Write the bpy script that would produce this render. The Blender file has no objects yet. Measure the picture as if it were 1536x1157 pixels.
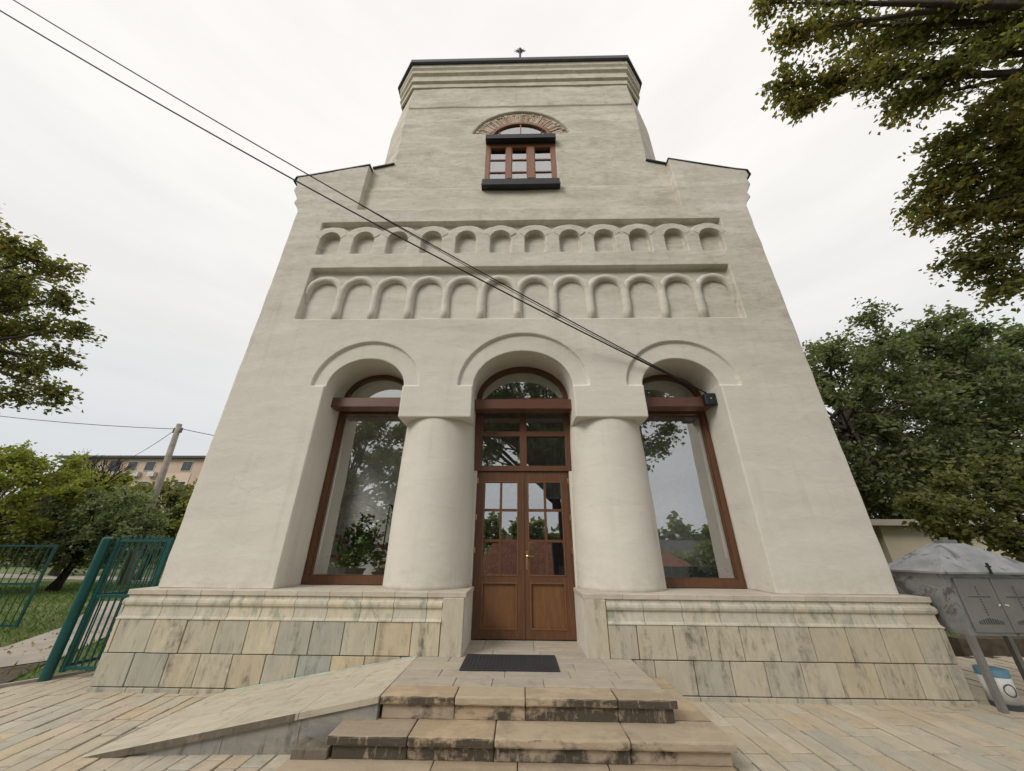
import bpy, bmesh, math, random
import numpy as np
from mathutils import Vector, Matrix
random.seed(7); RNG = np.random.default_rng(7)
SC = bpy.context.scene; COL = SC.collection
R = math.radians
G = -1.43                      # ground height, measured from eye level

# ------------------------------------------------------------------ camera
cd = bpy.data.cameras.new('camera'); cam = bpy.data.objects.new('camera', cd); COL.objects.link(cam)
cd.sensor_width = 36; cd.lens = 532.355 / 1536 * 36; cd.clip_start = 0.05; cd.clip_end = 2000
_f, _p, _y, _r = 532.355, 0.434872739, -0.0235063216, 0.00758306634
fw = Vector((math.sin(_y)*math.cos(_p), math.cos(_y)*math.cos(_p), math.sin(_p)))
rt = Vector((math.cos(_y), -math.sin(_y), 0)); up = rt.cross(fw)
r2 = math.cos(_r)*rt + math.sin(_r)*up; u2 = -math.sin(_r)*rt + math.cos(_r)*up
cam.matrix_world = Matrix(((r2.x, u2.x, -fw.x, 0), (r2.y, u2.y, -fw.y, -5.0), (r2.z, u2.z, -fw.z, 0), (0, 0, 0, 1)))
SC.camera = cam

# ------------------------------------------------------------------ world, sun, exposure
W = bpy.data.worlds.new('World'); SC.world = W; W.use_nodes = True
nt = W.node_tree; nt.nodes.clear()
def N(t, typ, **kw):
    n = t.nodes.new(typ)
    for k, v in kw.items(): setattr(n, k, v)
    return n
SUN_EL, SUN_AZ = R(37), R(222)        # azimuth from +Y clockwise: the sun stands behind the camera, to its left
out = N(nt, 'ShaderNodeOutputWorld'); bg = N(nt, 'ShaderNodeBackground'); bg.inputs[1].default_value = 0.1
sky = N(nt, 'ShaderNodeTexSky', sky_type='NISHITA'); sky.sun_disc = False
sky.sun_elevation = SUN_EL; sky.sun_rotation = SUN_AZ
tc = N(nt, 'ShaderNodeTexCoord'); sep = N(nt, 'ShaderNodeSeparateXYZ'); nt.links.new(tc.outputs['Generated'], sep.inputs[0])
ramp = N(nt, 'ShaderNodeValToRGB'); nt.links.new(sep.outputs['Z'], ramp.inputs[0])
cr = ramp.color_ramp; cr.elements[0].position = 0.0; cr.elements[0].color = (.64, .665, .70, 1)
cr.elements[1].position = 1.0; cr.elements[1].color = (.93, .905, .87, 1)
for p_, c_ in ((.12, (.66, .68, .70, 1)), (.30, (.73, .73, .725, 1)), (.55, (.85, .83, .80, 1)), (.75, (.91, .885, .85, 1))):
    e = cr.elements.new(p_); e.color = c_
mp = N(nt, 'ShaderNodeMapping'); mp.inputs['Scale'].default_value = (1.3, 1.3, 7.0); mp.inputs['Rotation'].default_value = (.12, .1, 0)
nt.links.new(tc.outputs['Generated'], mp.inputs[0])
nz = N(nt, 'ShaderNodeTexNoise'); nz.inputs['Scale'].default_value = 1.6; nz.inputs['Detail'].default_value = 7; nz.inputs['Roughness'].default_value = .55
nt.links.new(mp.outputs[0], nz.inputs[0])
mr = N(nt, 'ShaderNodeMapRange'); mr.inputs[1].default_value = .3; mr.inputs[2].default_value = .7; mr.inputs[3].default_value = 8.55; mr.inputs[4].default_value = 9.45
nt.links.new(nz.outputs[0], mr.inputs[0])
sc_ = N(nt, 'ShaderNodeVectorMath', operation='SCALE'); nt.links.new(ramp.outputs[0], sc_.inputs[0]); nt.links.new(mr.outputs[0], sc_.inputs['Scale'])
mix = N(nt, 'ShaderNodeMix', data_type='RGBA'); mix.inputs[0].default_value = .93
nt.links.new(sky.outputs[0], mix.inputs[6]); nt.links.new(sc_.outputs[0], mix.inputs[7])
nt.links.new(mix.outputs[2], bg.inputs[0]); nt.links.new(bg.outputs[0], out.inputs[0])
sl = bpy.data.lights.new('sun', 'SUN'); sl.energy = 1.5; sl.angle = R(24); sl.color = (1, .95, .88)
so = bpy.data.objects.new('sun', sl); COL.objects.link(so)
sd = Vector((math.sin(SUN_AZ)*math.cos(SUN_EL), math.cos(SUN_AZ)*math.cos(SUN_EL), math.sin(SUN_EL)))
so.rotation_euler = sd.to_track_quat('Z', 'Y').to_euler(); so.location = (-6, -20, 25)
SC.view_settings.view_transform = 'Standard'; SC.view_settings.look = 'None'
SC.view_settings.exposure = 0.34; SC.view_settings.gamma = 1; SC.view_settings.use_curve_mapping = False

# ------------------------------------------------------------------ materials
def mat(name, col, rough=.8, metal=0.0, spec=.5):
    m = bpy.data.materials.new(name); m.use_nodes = True
    b = m.node_tree.nodes['Principled BSDF']
    b.inputs['Base Color'].default_value = (*col, 1); b.inputs['Roughness'].default_value = rough
    b.inputs['Metallic'].default_value = metal; b.inputs['Specular IOR Level'].default_value = spec
    return m, m.node_tree, b
def L(t, a, b): t.links.new(a, b)
def pos(t, scale=(1, 1, 1)):
    g = N(t, 'ShaderNodeNewGeometry'); m = N(t, 'ShaderNodeMapping'); m.inputs['Scale'].default_value = scale
    L(t, g.outputs['Position'], m.inputs[0]); return m.outputs[0]
def noise(t, vec, s, det=5, rough=.55, dist=0.0):
    n = N(t, 'ShaderNodeTexNoise'); n.inputs['Scale'].default_value = s; n.inputs['Detail'].default_value = det
    n.inputs['Roughness'].default_value = rough; n.inputs['Distortion'].default_value = dist
    L(t, vec, n.inputs[0]); return n.outputs[0]
def rng(t, v, a, b, c=0.0, d=1.0):
    n = N(t, 'ShaderNodeMapRange'); n.inputs[1].default_value = a; n.inputs[2].default_value = b
    n.inputs[3].default_value = c; n.inputs[4].default_value = d; L(t, v, n.inputs[0]); return n.outputs[0]
def mixc(t, fac, a, b, mode='MIX'):
    n = N(t, 'ShaderNodeMix', data_type='RGBA', blend_type=mode)
    for i, v in ((0, fac), (6, a), (7, b)):
        if hasattr(v, 'links'): L(t, v, n.inputs[i])
        else: n.inputs[i].default_value = v if i == 0 else (*v, 1)
    return n.outputs[2]
def mul(t, a, b):
    n = N(t, 'ShaderNodeMath', operation='MULTIPLY')
    for i, v in enumerate((a, b)):
        if hasattr(v, 'links'): L(t, v, n.inputs[i])
        else: n.inputs[i].default_value = v
    return n.outputs[0]
def bump(t, b, h, strength=.3, dist=.01, prev=None):
    n = N(t, 'ShaderNodeBump'); n.inputs['Strength'].default_value = strength; n.inputs['Distance'].default_value = dist
    L(t, h, n.inputs['Height'])
    if prev: L(t, prev, n.inputs['Normal'])
    L(t, n.outputs[0], b.inputs['Normal']); return n.outputs[0]
def zpos(t):
    g = N(t, 'ShaderNodeNewGeometry'); s = N(t, 'ShaderNodeSeparateXYZ'); L(t, g.outputs['Position'], s.inputs[0]); return s.outputs

def plaster(name, base, aged, z0, z1, amt=1.0):
    m, t, b = mat(name, base, .88, spec=.25)
    z = zpos(t)
    streak = noise(t, pos(t, (.55, .55, 2.2)), 1.5, 9, .65, .6)
    fine = noise(t, pos(t, (1, 1, 2.6)), 5.5, 8, .7)
    h = rng(t, z['Z'], z0, z1)
    xr = rng(t, z['X'], 1.5, 4.4, 0.0, .8)
    hh = N(t, 'ShaderNodeMath', operation='ADD'); L(t, mul(t, xr, rng(t, z['Z'], 1.2, 4.6)), hh.inputs[0]); L(t, h, hh.inputs[1]); hh.use_clamp = True
    f1 = mul(t, rng(t, streak, .36, .66), hh.outputs[0])
    c = mixc(t, mul(t, f1, amt), base, aged)
    f2 = mul(t, rng(t, fine, .50, .72), mul(t, hh.outputs[0], .6))
    c = mixc(t, f2, c, tuple(v*.62 for v in aged))
    f3 = mul(t, rng(t, noise(t, pos(t, (.8, .8, 1.1)), 1.9, 8, .72), .52, .66), mul(t, hh.outputs[0], .45))
    c = mixc(t, f3, c, tuple(v*.7 for v in aged))
    lo = rng(t, noise(t, pos(t, (1, 1, 1)), 1.1, 5, .6), .35, .7, .955, 1.035)
    drip = mul(t, rng(t, noise(t, pos(t, (5, 5, .28)), 1.4, 7, .6, .2), .54, .74, 0, .26), rng(t, noise(t, pos(t), .8, 4), .42, .62))
    c = mixc(t, drip, c, tuple(v*.62 for v in aged))
    vo = N(t, 'ShaderNodeTexVoronoi', feature='DISTANCE_TO_EDGE'); vo.inputs['Scale'].default_value = .75
    wv = N(t, 'ShaderNodeVectorMath', operation='ADD'); g2 = N(t, 'ShaderNodeNewGeometry'); n3 = N(t, 'ShaderNodeTexNoise'); n3.inputs['Scale'].default_value = 1.1; n3.inputs['Detail'].default_value = 4; L(t, g2.outputs['Position'], n3.inputs[0]); L(t, g2.outputs['Position'], wv.inputs[0]); L(t, n3.outputs['Color'], wv.inputs[1]); L(t, wv.outputs[0], vo.inputs[0])
    crk = mul(t, rng(t, vo.outputs['Distance'], .0, .005, .3, 0), rng(t, noise(t, pos(t), .7, 3), .60, .68))
    c = mixc(t, crk, c, tuple(v*.45 for v in aged))
    c = mixc(t, mul(t, rng(t, z['Z'], -.46, -.12, .32, 0), rng(t, noise(t, pos(t), 6, 6, .7), .4, .65)), c, (.36, .31, .24))
    n = N(t, 'ShaderNodeVectorMath', operation='SCALE'); L(t, c, n.inputs[0]); L(t, lo, n.inputs['Scale'])
    L(t, n.outputs[0], b.inputs['Base Color'])
    p1 = bump(t, b, noise(t, pos(t, (1, 1, 1.9)), 2.2, 3, .5, .4), .45, .03)
    p2 = bump(t, b, noise(t, pos(t, (1, 1, 1.5)), 9, 5, .6), .22, .010, p1)
    bump(t, b, noise(t, pos(t), 140, 3, .6), .18, .002, p2)
    return m
M = {}
M['plaster'] = plaster('plaster', (.68, .645, .575), (.52, .48, .405), 2.4, 6.3)
M['plaster_clean'] = plaster('plaster_clean', (.68, .645, .575), (.5, .46, .38), 20, 30)
M['tower_plaster'] = plaster('tower_plaster', (.68, .63, .535), (.47, .43, .355), 5.5, 7.4, .9)
M['cornice'] = plaster('cornice', (.68, .625, .51), (.48, .43, .34), 9.5, 10.5, .5)

def stone(name, cols, stain=.5, green=0.0, dark=(.05, .043, .035), grain=(1, 1, .35), vertical_only=False, blotch=1.0, rough=.78, gz=(-.78, -.5)):
    m, t, b = mat(name, cols[0], rough, spec=.3)
    oi = N(t, 'ShaderNodeObjectInfo'); rp = N(t, 'ShaderNodeValToRGB'); L(t, oi.outputs['Random'], rp.inputs[0])
    e = rp.color_ramp; e.elements[0].color = (*cols[0], 1); e.elements[1].color = (*cols[-1], 1)
    for i, c in enumerate(cols[1:-1]): q = e.elements.new((i+1)/(len(cols)-1)); q.color = (*c, 1)
    grainv = noise(t, pos(t, grain), 7, 8, .7, 1.2)
    c = mixc(t, rng(t, grainv, .32, .68, 0, .42), rp.outputs[0], tuple(v*.55 for v in cols[len(cols)//2]))
    c = mixc(t, rng(t, noise(t, pos(t, grain), 3.3, 5, .6, 2), .5, .68, 0, .4), c, (.52, .44, .30))
    st = noise(t, pos(t, (3.2, 3.2, .7)), 2.2, 8, .72, .3)
    spots = noise(t, pos(t), 9, 7, .75)
    f = mul(t, rng(t, st, .50, .66), rng(t, spots, .38, .58))
    f = mul(t, f, stain)
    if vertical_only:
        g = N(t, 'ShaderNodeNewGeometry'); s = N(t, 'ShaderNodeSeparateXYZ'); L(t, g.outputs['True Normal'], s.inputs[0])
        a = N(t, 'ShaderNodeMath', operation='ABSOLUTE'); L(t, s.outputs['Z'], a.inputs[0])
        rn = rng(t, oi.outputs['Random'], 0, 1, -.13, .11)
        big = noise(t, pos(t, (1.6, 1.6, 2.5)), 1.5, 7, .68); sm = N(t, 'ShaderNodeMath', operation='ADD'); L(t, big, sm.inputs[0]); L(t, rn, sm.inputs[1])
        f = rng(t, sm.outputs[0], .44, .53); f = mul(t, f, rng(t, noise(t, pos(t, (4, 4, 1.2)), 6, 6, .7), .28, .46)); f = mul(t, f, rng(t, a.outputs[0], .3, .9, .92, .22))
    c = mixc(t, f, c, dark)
    if green:
        gn = noise(t, pos(t, (2.2, 2.2, 1.2)), 3.1, 7, .7, .4); z = zpos(t)
        band = mul(t, rng(t, z['Z'], gz[0]-.06, gz[0]+.06), rng(t, z['Z'], gz[1], gz[1]+.08, 1, 0))
        c = mixc(t, mul(t, mul(t, rng(t, gn, .5, .62, 0, green), band), rng(t, spots, .3, .6)), c, (.12, .19, .15))
    L(t, c, b.inputs['Base Color'])
    p = bump(t, b, grainv, .6, .014); bump(t, b, noise(t, pos(t), 45, 6, .7), .4, .004, p)
    return m
M['cladding'] = stone('cladding', [(.62,.55,.40), (.37,.38,.33), (.62,.50,.33), (.48,.45,.37), (.36,.38,.34), (.66,.58,.42), (.40,.33,.22)], .75)
M['cladding_pale'] = stone('cladding_pale', [(.58,.53,.41), (.47,.45,.38), (.56,.49,.36), (.50,.47,.39), (.62,.56,.43)], .7)
M['moulding'] = stone('moulding', [(.64,.60,.50), (.58,.55,.46), (.66,.59,.45), (.60,.57,.48)], .35, .6)
M['cap'] = stone('cap', [(.60,.54,.44), (.56,.50,.41), (.62,.57,.47)], .12, grain=(.35, 1, 1))
M['paver'] = stone('paver', [(.56,.49,.37), (.50,.47,.38), (.60,.48,.33), (.46,.43,.36), (.62,.55,.43), (.58,.47,.35), (.55,.51,.42)], .28, grain=(1, .3, 1))
M['porch'] = stone('porch', [(.47,.42,.35), (.43,.39,.33), (.50,.44,.35), (.45,.40,.33)], .25, grain=(.4, 1, 1))
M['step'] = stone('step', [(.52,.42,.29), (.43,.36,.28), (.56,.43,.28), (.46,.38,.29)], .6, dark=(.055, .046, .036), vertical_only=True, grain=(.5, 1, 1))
M['ramp'] = stone('ramp', [(.60,.54,.42), (.55,.50,.40), (.62,.56,.44)], .35, grain=(.35, 1, 1), vertical_only=False)
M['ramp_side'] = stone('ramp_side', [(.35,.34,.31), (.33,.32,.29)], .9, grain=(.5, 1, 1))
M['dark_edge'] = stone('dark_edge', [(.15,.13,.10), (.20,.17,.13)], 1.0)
def grout(name, c): 
    m, t, b = mat(name, c, .95, spec=.1)
    L(t, mixc(t, rng(t, noise(t, pos(t), 6, 6), .35, .65), c, tuple(v*.55 for v in c)), b.inputs['Base Color']); bump(t, b, noise(t, pos(t), 60, 4), .5, .004); return m
M['grout'] = grout('grout', (.16, .14, .115)); M['pale_grout'] = grout('pale_grout', (.30, .28, .24))
def wood(name, c1, c2, grain=(9, 9, .7), rough=.38):
    m, t, b = mat(name, c1, rough, spec=.5)
    n1 = noise(t, pos(t, grain), 3, 6, .6, 1.5)
    L(t, mixc(t, rng(t, n1, .3, .7), c1, c2), b.inputs['Base Color']); L(t, rng(t, n1, .3, .7, rough-.06, rough+.15), b.inputs['Roughness'])
    bump(t, b, n1, .15, .003); return m
M['wood'] = wood('wood', (.150, .066, .030), (.085, .036, .017))
M['wood_panel'] = wood('wood_panel', (.20, .095, .038), (.13, .056, .022), (7, 7, 1.1))
M['wood_beam'] = wood('wood_beam', (.165, .072, .045), (.085, .036, .022), (.8, 9, 9), .3)
M['wood_light'] = wood('wood_light', (.30, .135, .07), (.21, .085, .045))
def simple(name, c, rough=.6, metal=0, var=.25, s=8):
    m, t, b = mat(name, c, rough, metal)
    L(t, mixc(t, rng(t, noise(t, pos(t), s, 5), .3, .7, 0, 1), c, tuple(v*(1-var) for v in c)), b.inputs['Base Color'])
    bump(t, b, noise(t, pos(t), s*6, 3), .12, .003); return m
M['black_metal'] = simple('black_metal', (.010, .012, .016), .5, 0)
M['dark_sheet'] = simple('dark_sheet', (.075, .075, .085), .4, .6)
M['brass'] = simple('brass', (.65, .45, .2), .3, 1)
M['green_paint'] = simple('green_paint', (.004, .085, .078), .38, 0, .3)
M['cable'] = simple('cable', (.012, .012, .012), .6)
M['rubber'] = simple('rubber', (.03, .03, .032), .85)
M['interior'] = simple('interior', (.82, .82, .78), .9)
M['white'] = simple('white', (.7, .7, .66), .6)
M['dark_grey'] = simple('dark_grey', (.07, .075, .075), .6)
M['terracotta'] = simple('terracotta', (.24, .09, .05), .8)
M['pole'] = simple('pole', (.33, .29, .24), .9, 0, .4, 3)
M['bark'] = simple('bark', (.085, .065, .05), .95, 0, .5, 12)
M['dark_bark'] = simple('dark_bark', (.03, .024, .02), .95, 0, .5, 12)
M['soil'] = simple('soil', (.10, .075, .05), 1, 0, .5)
M['concrete'] = simple('concrete', (.42, .37, .31), .9, 0, .3, 2)
M['cream'] = simple('cream', (.55, .48, .36), .9, 0, .12, 2)
M['peach'] = simple('peach', (.52, .395, .31), .9, 0, .12, .3)
M['peach_pale'] = simple('peach_pale', (.60, .48, .38), .9, 0, .1, .3)
M['ac'] = simple('ac', (.62, .61, .57), .5)
M['far_glass'] = simple('far_glass', (.06, .065, .07), .15)
M['patina'] = simple('patina', (.47, .52, .44), .9, 0, .4, 9); M['flower'] = simple('flower', (.95, .10, .05), .6)
M['pink'] = simple('pink', (.5, .16, .12), .6)
M['blue'] = simple('blue', (.14, .30, .42), .6)
M['red_roof'] = stone('red_roof', [(.30, .10, .06), (.25, .085, .05), (.36, .13, .075)], .5)
def zinc():
    m, t, b = mat('zinc', (.3, .3, .3), .45, .7)
    n = noise(t, pos(t, (1.3, 1.3, 1.6)), 2.0, 8, .7, 1.2); n2 = noise(t, pos(t), 5, 5)
    c = mixc(t, rng(t, n2, .3, .7), (.34, .345, .35), (.25, .255, .265)); c = mixc(t, rng(t, n, .53, .60), c, (.11, .10, .09))
    L(t, c, b.inputs['Base Color']); L(t, rng(t, n, .45, .6, .7, .1), b.inputs['Metallic']); L(t, rng(t, n2, .3, .7, .38, .6), b.inputs['Roughness']); return m
M['zinc'] = zinc()
M['zinc_plain'] = simple('zinc_plain', (.27, .265, .25), .5, .45, .25, 4)
def brickm():
    m, t, b = mat('brick', (.4, .25, .16), .9)
    g = N(t, 'ShaderNodeAttribute', attribute_name='tint')
    r = N(t, 'ShaderNodeValToRGB'); L(t, g.outputs['Fac'], r.inputs[0])
    e = r.color_ramp; e.elements[0].color = (.40, .28, .19, 1); e.elements[1].color = (.70, .60, .47, 1)
    L(t, mixc(t, rng(t, noise(t, pos(t), 20, 6), .35, .7, 0, .6), r.outputs[0], (.13, .08, .055)), b.inputs['Base Color']); bump(t, b, noise(t, pos(t), 50, 4), .6, .006); return m
M['brick'] = brickm()
def glassm(name, tint, refl):
    m = bpy.data.materials.new(name); m.use_nodes = True; t = m.node_tree; t.nodes.clear()
    o = N(t, 'ShaderNodeOutputMaterial'); tr = N(t, 'ShaderNodeBsdfTransparent'); tr.inputs[0].default_value = (*tint, 1)
    gl = N(t, 'ShaderNodeBsdfGlossy'); gl.inputs['Roughness'].default_value = 0.0; gl.inputs['Color'].default_value = (1, 1, 1, 1)
    lw = N(t, 'ShaderNodeFresnel'); lw.inputs[0].default_value = 1.5
    bp = N(t, 'ShaderNodeBump'); bp.inputs['Strength'].default_value = .02; bp.inputs['Distance'].default_value = .02
    L(t, noise(t, pos(t), 2.2, 1), bp.inputs['Height']); L(t, bp.outputs[0], gl.inputs['Normal'])
    mr_ = N(t, 'ShaderNodeMapRange'); mr_.inputs[1].default_value = .04; mr_.inputs[2].default_value = 1; mr_.inputs[3].default_value = refl; mr_.inputs[4].default_value = 1
    L(t, lw.outputs[0], mr_.inputs[0]); mx = N(t, 'ShaderNodeMixShader'); L(t, mr_.outputs[0], mx.inputs[0]); L(t, tr.outputs[0], mx.inputs[1]); L(t, gl.outputs[0], mx.inputs[2]); L(t, mx.outputs[0], o.inputs[0]); return m
M['glass'] = glassm('glass', (.97, .985, .975), .42)
def leafm(name, cols, trans=.35, rough=.5):
    m = bpy.data.materials.new(name); m.use_nodes = True; t = m.node_tree; t.nodes.clear()
    o = N(t, 'ShaderNodeOutputMaterial'); at = N(t, 'ShaderNodeAttribute', attribute_name='tint')
    r = N(t, 'ShaderNodeValToRGB'); L(t, at.outputs['Fac'], r.inputs[0]); e = r.color_ramp
    e.elements[0].color = (*cols[0], 1); e.elements[1].color = (*cols[-1], 1)
    for i, c in enumerate(cols[1:-1]): q = e.elements.new((i+1)/(len(cols)-1)); q.color = (*c, 1)
    d = N(t, 'ShaderNodeBsdfPrincipled'); d.inputs['Roughness'].default_value = rough; L(t, r.outputs[0], d.inputs['Base Color']); d.inputs['Specular IOR Level'].default_value = .4
    tl = N(t, 'ShaderNodeBsdfTranslucent'); L(t, mixc(t, 1.0, r.outputs[0], (1.1, 1.25, .6), 'MULTIPLY'), tl.inputs[0])
    mx = N(t, 'ShaderNodeMixShader'); mx.inputs[0].default_value = trans; L(t, d.outputs[0], mx.inputs[1]); L(t, tl.outputs[0], mx.inputs[2]); L(t, mx.outputs[0], o.inputs[0]); return m
M['leaf_linden'] = leafm('leaf_linden', [(.10,.112,.042), (.155,.16,.058), (.22,.205,.075), (.20,.195,.065), (.30,.22,.075), (.42,.24,.08)], .62)
M['leaf_dark'] = leafm('leaf_dark', [(.07,.088,.040), (.115,.135,.056), (.165,.18,.085), (.24,.25,.14), (.12,.14,.06)], .5)
M['leaf_yellow'] = leafm('leaf_yellow', [(.15,.19,.045), (.24,.26,.05), (.34,.32,.06), (.16,.20,.05), (.28,.26,.055)], .5)
M['leaf_grey'] = leafm('leaf_grey', [(.13,.155,.075), (.19,.215,.11), (.26,.28,.16), (.16,.18,.09)], .5)
M['leaf_olive'] = leafm('leaf_olive', [(.11,.125,.045), (.165,.17,.055), (.23,.22,.075), (.13,.14,.05)], .45)
M['leaf_plant'] = leafm('leaf_plant', [(.10,.20,.07), (.15,.27,.09), (.22,.33,.13)])
M['grass_blade'] = leafm('grass_blade', [(.055,.11,.018), (.09,.16,.025), (.14,.21,.04), (.18,.20,.07)], .3)
def groundm():
    m, t, b = mat('lawn', (.08, .12, .03), .95)
    a = noise(t, pos(t), .6, 8, .65); c = mixc(t, rng(t, a, .35, .65), (.085, .12, .03), (.14, .16, .055))
    c = mixc(t, rng(t, noise(t, pos(t), .23, 6), .56, .68), c, (.24, .19, .12)); L(t, c, b.inputs['Base Color']); bump(t, b, noise(t, pos(t), 30, 5), .8, .03); return m
M['lawn'] = groundm()

# ------------------------------------------------------------------ builders
class MB:
    def __init__(s): s.v = []; s.f = []
    def add(s, v, f):
        o = len(s.v); s.v += [tuple(p) for p in v]; s.f += [tuple(i+o for i in q) for q in f]; return s
    def box(s, x0, x1, y0, y1, z0, z1):
        return s.add([(x, y, z) for z in (z0, z1) for y in (y0, y1) for x in (x0, x1)], [(0,2,3,1), (4,5,7,6), (0,1,5,4), (2,6,7,3), (0,4,6,2), (1,3,7,5)])
    def prism_x(s, prof, xa, xb):                 # prof [(y,z)], xa/xb numbers or functions of (y,z)
        n = len(prof); f = lambda g, p: g(*p) if callable(g) else g
        v = [(f(xa, p), p[0], p[1]) for p in prof] + [(f(xb, p), p[0], p[1]) for p in prof]
        return s.add(v, [tuple(range(n))[::-1], tuple(range(n, 2*n))] + [(i, (i+1) % n, (i+1) % n+n, i+n) for i in range(n)])
    def tube(s, pts, rad, n=8, cap=True):
        pts = [Vector(p) for p in pts]; rad = rad if hasattr(rad, '__len__') else [rad]*len(pts)
        o = len(s.v); ref = None
        for i, p in enumerate(pts):
            d = (pts[min(i+1, len(pts)-1)]-pts[max(i-1, 0)])
            d = d.normalized() if d.length > 1e-9 else Vector((0, 0, 1))
            if ref is None: ref = Vector((1, 0, 0)) if abs(d.x) < .8 else Vector((0, 1, 0))
            a = (ref-d*ref.dot(d)).normalized(); ref = a; b = d.cross(a)
            for k in range(n):
                q = p+(a*math.cos(2*math.pi*k/n)+b*math.sin(2*math.pi*k/n))*rad[i]; s.v.append(tuple(q))
        for i in range(len(pts)-1):
            for k in range(n): s.f.append((o+i*n+k, o+i*n+(k+1) % n, o+(i+1)*n+(k+1) % n, o+(i+1)*n+k))
        if cap: s.f.append(tuple(o+k for k in range(n))[::-1]); s.f.append(tuple(o+(len(pts)-1)*n+k for k in range(n)))
        return s
    def lathe(s, c, prof, n=24):                   # prof [(r,z)]
        o = len(s.v)
        for r_, z in prof:
            for k in range(n): s.v.append((c[0]+r_*math.cos(2*math.pi*k/n), c[1]+r_*math.sin(2*math.pi*k/n), c[2]+z))
        for i in range(len(prof)-1):
            for k in range(n): s.f.append((o+i*n+k, o+i*n+(k+1) % n, o+(i+1)*n+(k+1) % n, o+(i+1)*n+k))
        s.f.append(tuple(o+k for k in range(n))[::-1]); s.f.append(tuple(o+(len(prof)-1)*n+k for k in range(n))); return s
    def mesh(s, name):
        m = bpy.data.meshes.new(name); m.from_pydata(s.v, [], s.f); m.update(); return m
def link(name, me, m, parent=None, smooth=False, kind=None, label=None):
    o = bpy.data.objects.new(name, me); COL.objects.link(o)
    if m is not None and len(me.materials) == 0: me.materials.append(m)
    if smooth: me.polygons.foreach_set('use_smooth', [True]*len(me.polygons))
    if parent is not None:
        o.parent = parent
        o.matrix_parent_inverse = Matrix.Translation(-parent.location) if parent.type == 'EMPTY' else Matrix.Identity(4)
    if kind: o['kind'] = kind
    if label: o['label'] = label
    return o
def part(name, mb, mname, parent, **kw): return link(name, mb.mesh(name), M[mname], parent, **kw)
def thing(name, label, cat, loc, group=None):
    o = bpy.data.objects.new(name, None); COL.objects.link(o); o.location = loc; o['label'] = label; o['category'] = cat; o.empty_display_size = .2
    if group: o['group'] = group
    return o
def tag(o, label, cat, group=None):
    o['label'] = label; o['category'] = cat
    if group: o['group'] = group
    return o
def cbox(x0, x1, y0, y1, z0, z1, b=.006, jit=0.0):   # chamfered, slightly uneven block
    bm = bmesh.new(); bmesh.ops.create_cube(bm, size=1)
    for v in bm.verts:
        v.co = Vector(((x0+x1)/2+v.co.x*(x1-x0)+random.uniform(-jit, jit), (y0+y1)/2+v.co.y*(y1-y0)+random.uniform(-jit, jit), (z0+z1)/2+v.co.z*(z1-z0)+random.uniform(-jit, jit)))
    bmesh.ops.bevel(bm, geom=bm.edges[:], offset=b, segments=1, affect='EDGES', profile=.5)
    me = bpy.data.meshes.new('block'); bm.to_mesh(me); bm.free(); return me
def worn(x0, x1, y0, y1, z0, z1, b=.012, amp=.006):     # block with rounded, weather-worn edges
    bm = bmesh.new(); bmesh.ops.create_cube(bm, size=1)
    for v in bm.verts: v.co = Vector(((x0+x1)/2+v.co.x*(x1-x0), (y0+y1)/2+v.co.y*(y1-y0), (z0+z1)/2+v.co.z*(z1-z0)))
    bmesh.ops.bevel(bm, geom=bm.edges[:], offset=b, segments=2, affect='EDGES', profile=.5)
    n = max(2, int((x1-x0)/.07))
    for k in range(1, n): bmesh.ops.bisect_plane(bm, geom=bm.verts[:]+bm.edges[:]+bm.faces[:], plane_co=(x0+(x1-x0)*k/n, 0, 0), plane_no=(1, 0, 0))
    from mathutils import noise as mn
    for v in bm.verts:
        f = min(1, max(0, (y0+.06-v.co.y)/.06)); q = mn.noise_vector(v.co*5.5)*amp+mn.noise_vector(v.co*21)*amp*.6
        v.co += Vector((q.x*.15, abs(q.y)*f*1.2, -abs(q.z)*(.25+f*.8) if v.co.z > (z0+z1)/2 else abs(q.z)*f*.5))
    me = bpy.data.meshes.new('worn_block'); bm.to_mesh(me); bm.free(); return me
def plate(outer, holes, y0, y1):                     # extruded outline in X-Z, from y0 to y1
    cu = bpy.data.curves.new('tmp', 'CURVE'); cu.dimensions = '2D'; cu.fill_mode = 'BOTH'; cu.extrude = (y1-y0)/2
    for ring in [outer]+holes:
        sp = cu.splines.new('POLY'); sp.points.add(len(ring)-1); sp.use_cyclic_u = True
        for p, q in zip(sp.points, ring): p.co = (q[0], q[1], 0, 1)
    o = bpy.data.objects.new('tmp', cu); me = bpy.data.meshes.new_from_object(o)
    me.transform(Matrix.Translation((0, (y0+y1)/2, 0)) @ Matrix.Rotation(math.pi/2, 4, 'X'))
    bpy.data.objects.remove(o); bpy.data.curves.remove(cu); return me
def join_meshes(ms):
    v, f = [], []
    for m in ms:
        o = len(v); v += [tuple(q.co) for q in m.vertices]; f += [tuple(i+o for i in p.vertices) for p in m.polygons]
    me = bpy.data.meshes.new('joined'); me.from_pydata(v, [], f); me.update(); return me
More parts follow.
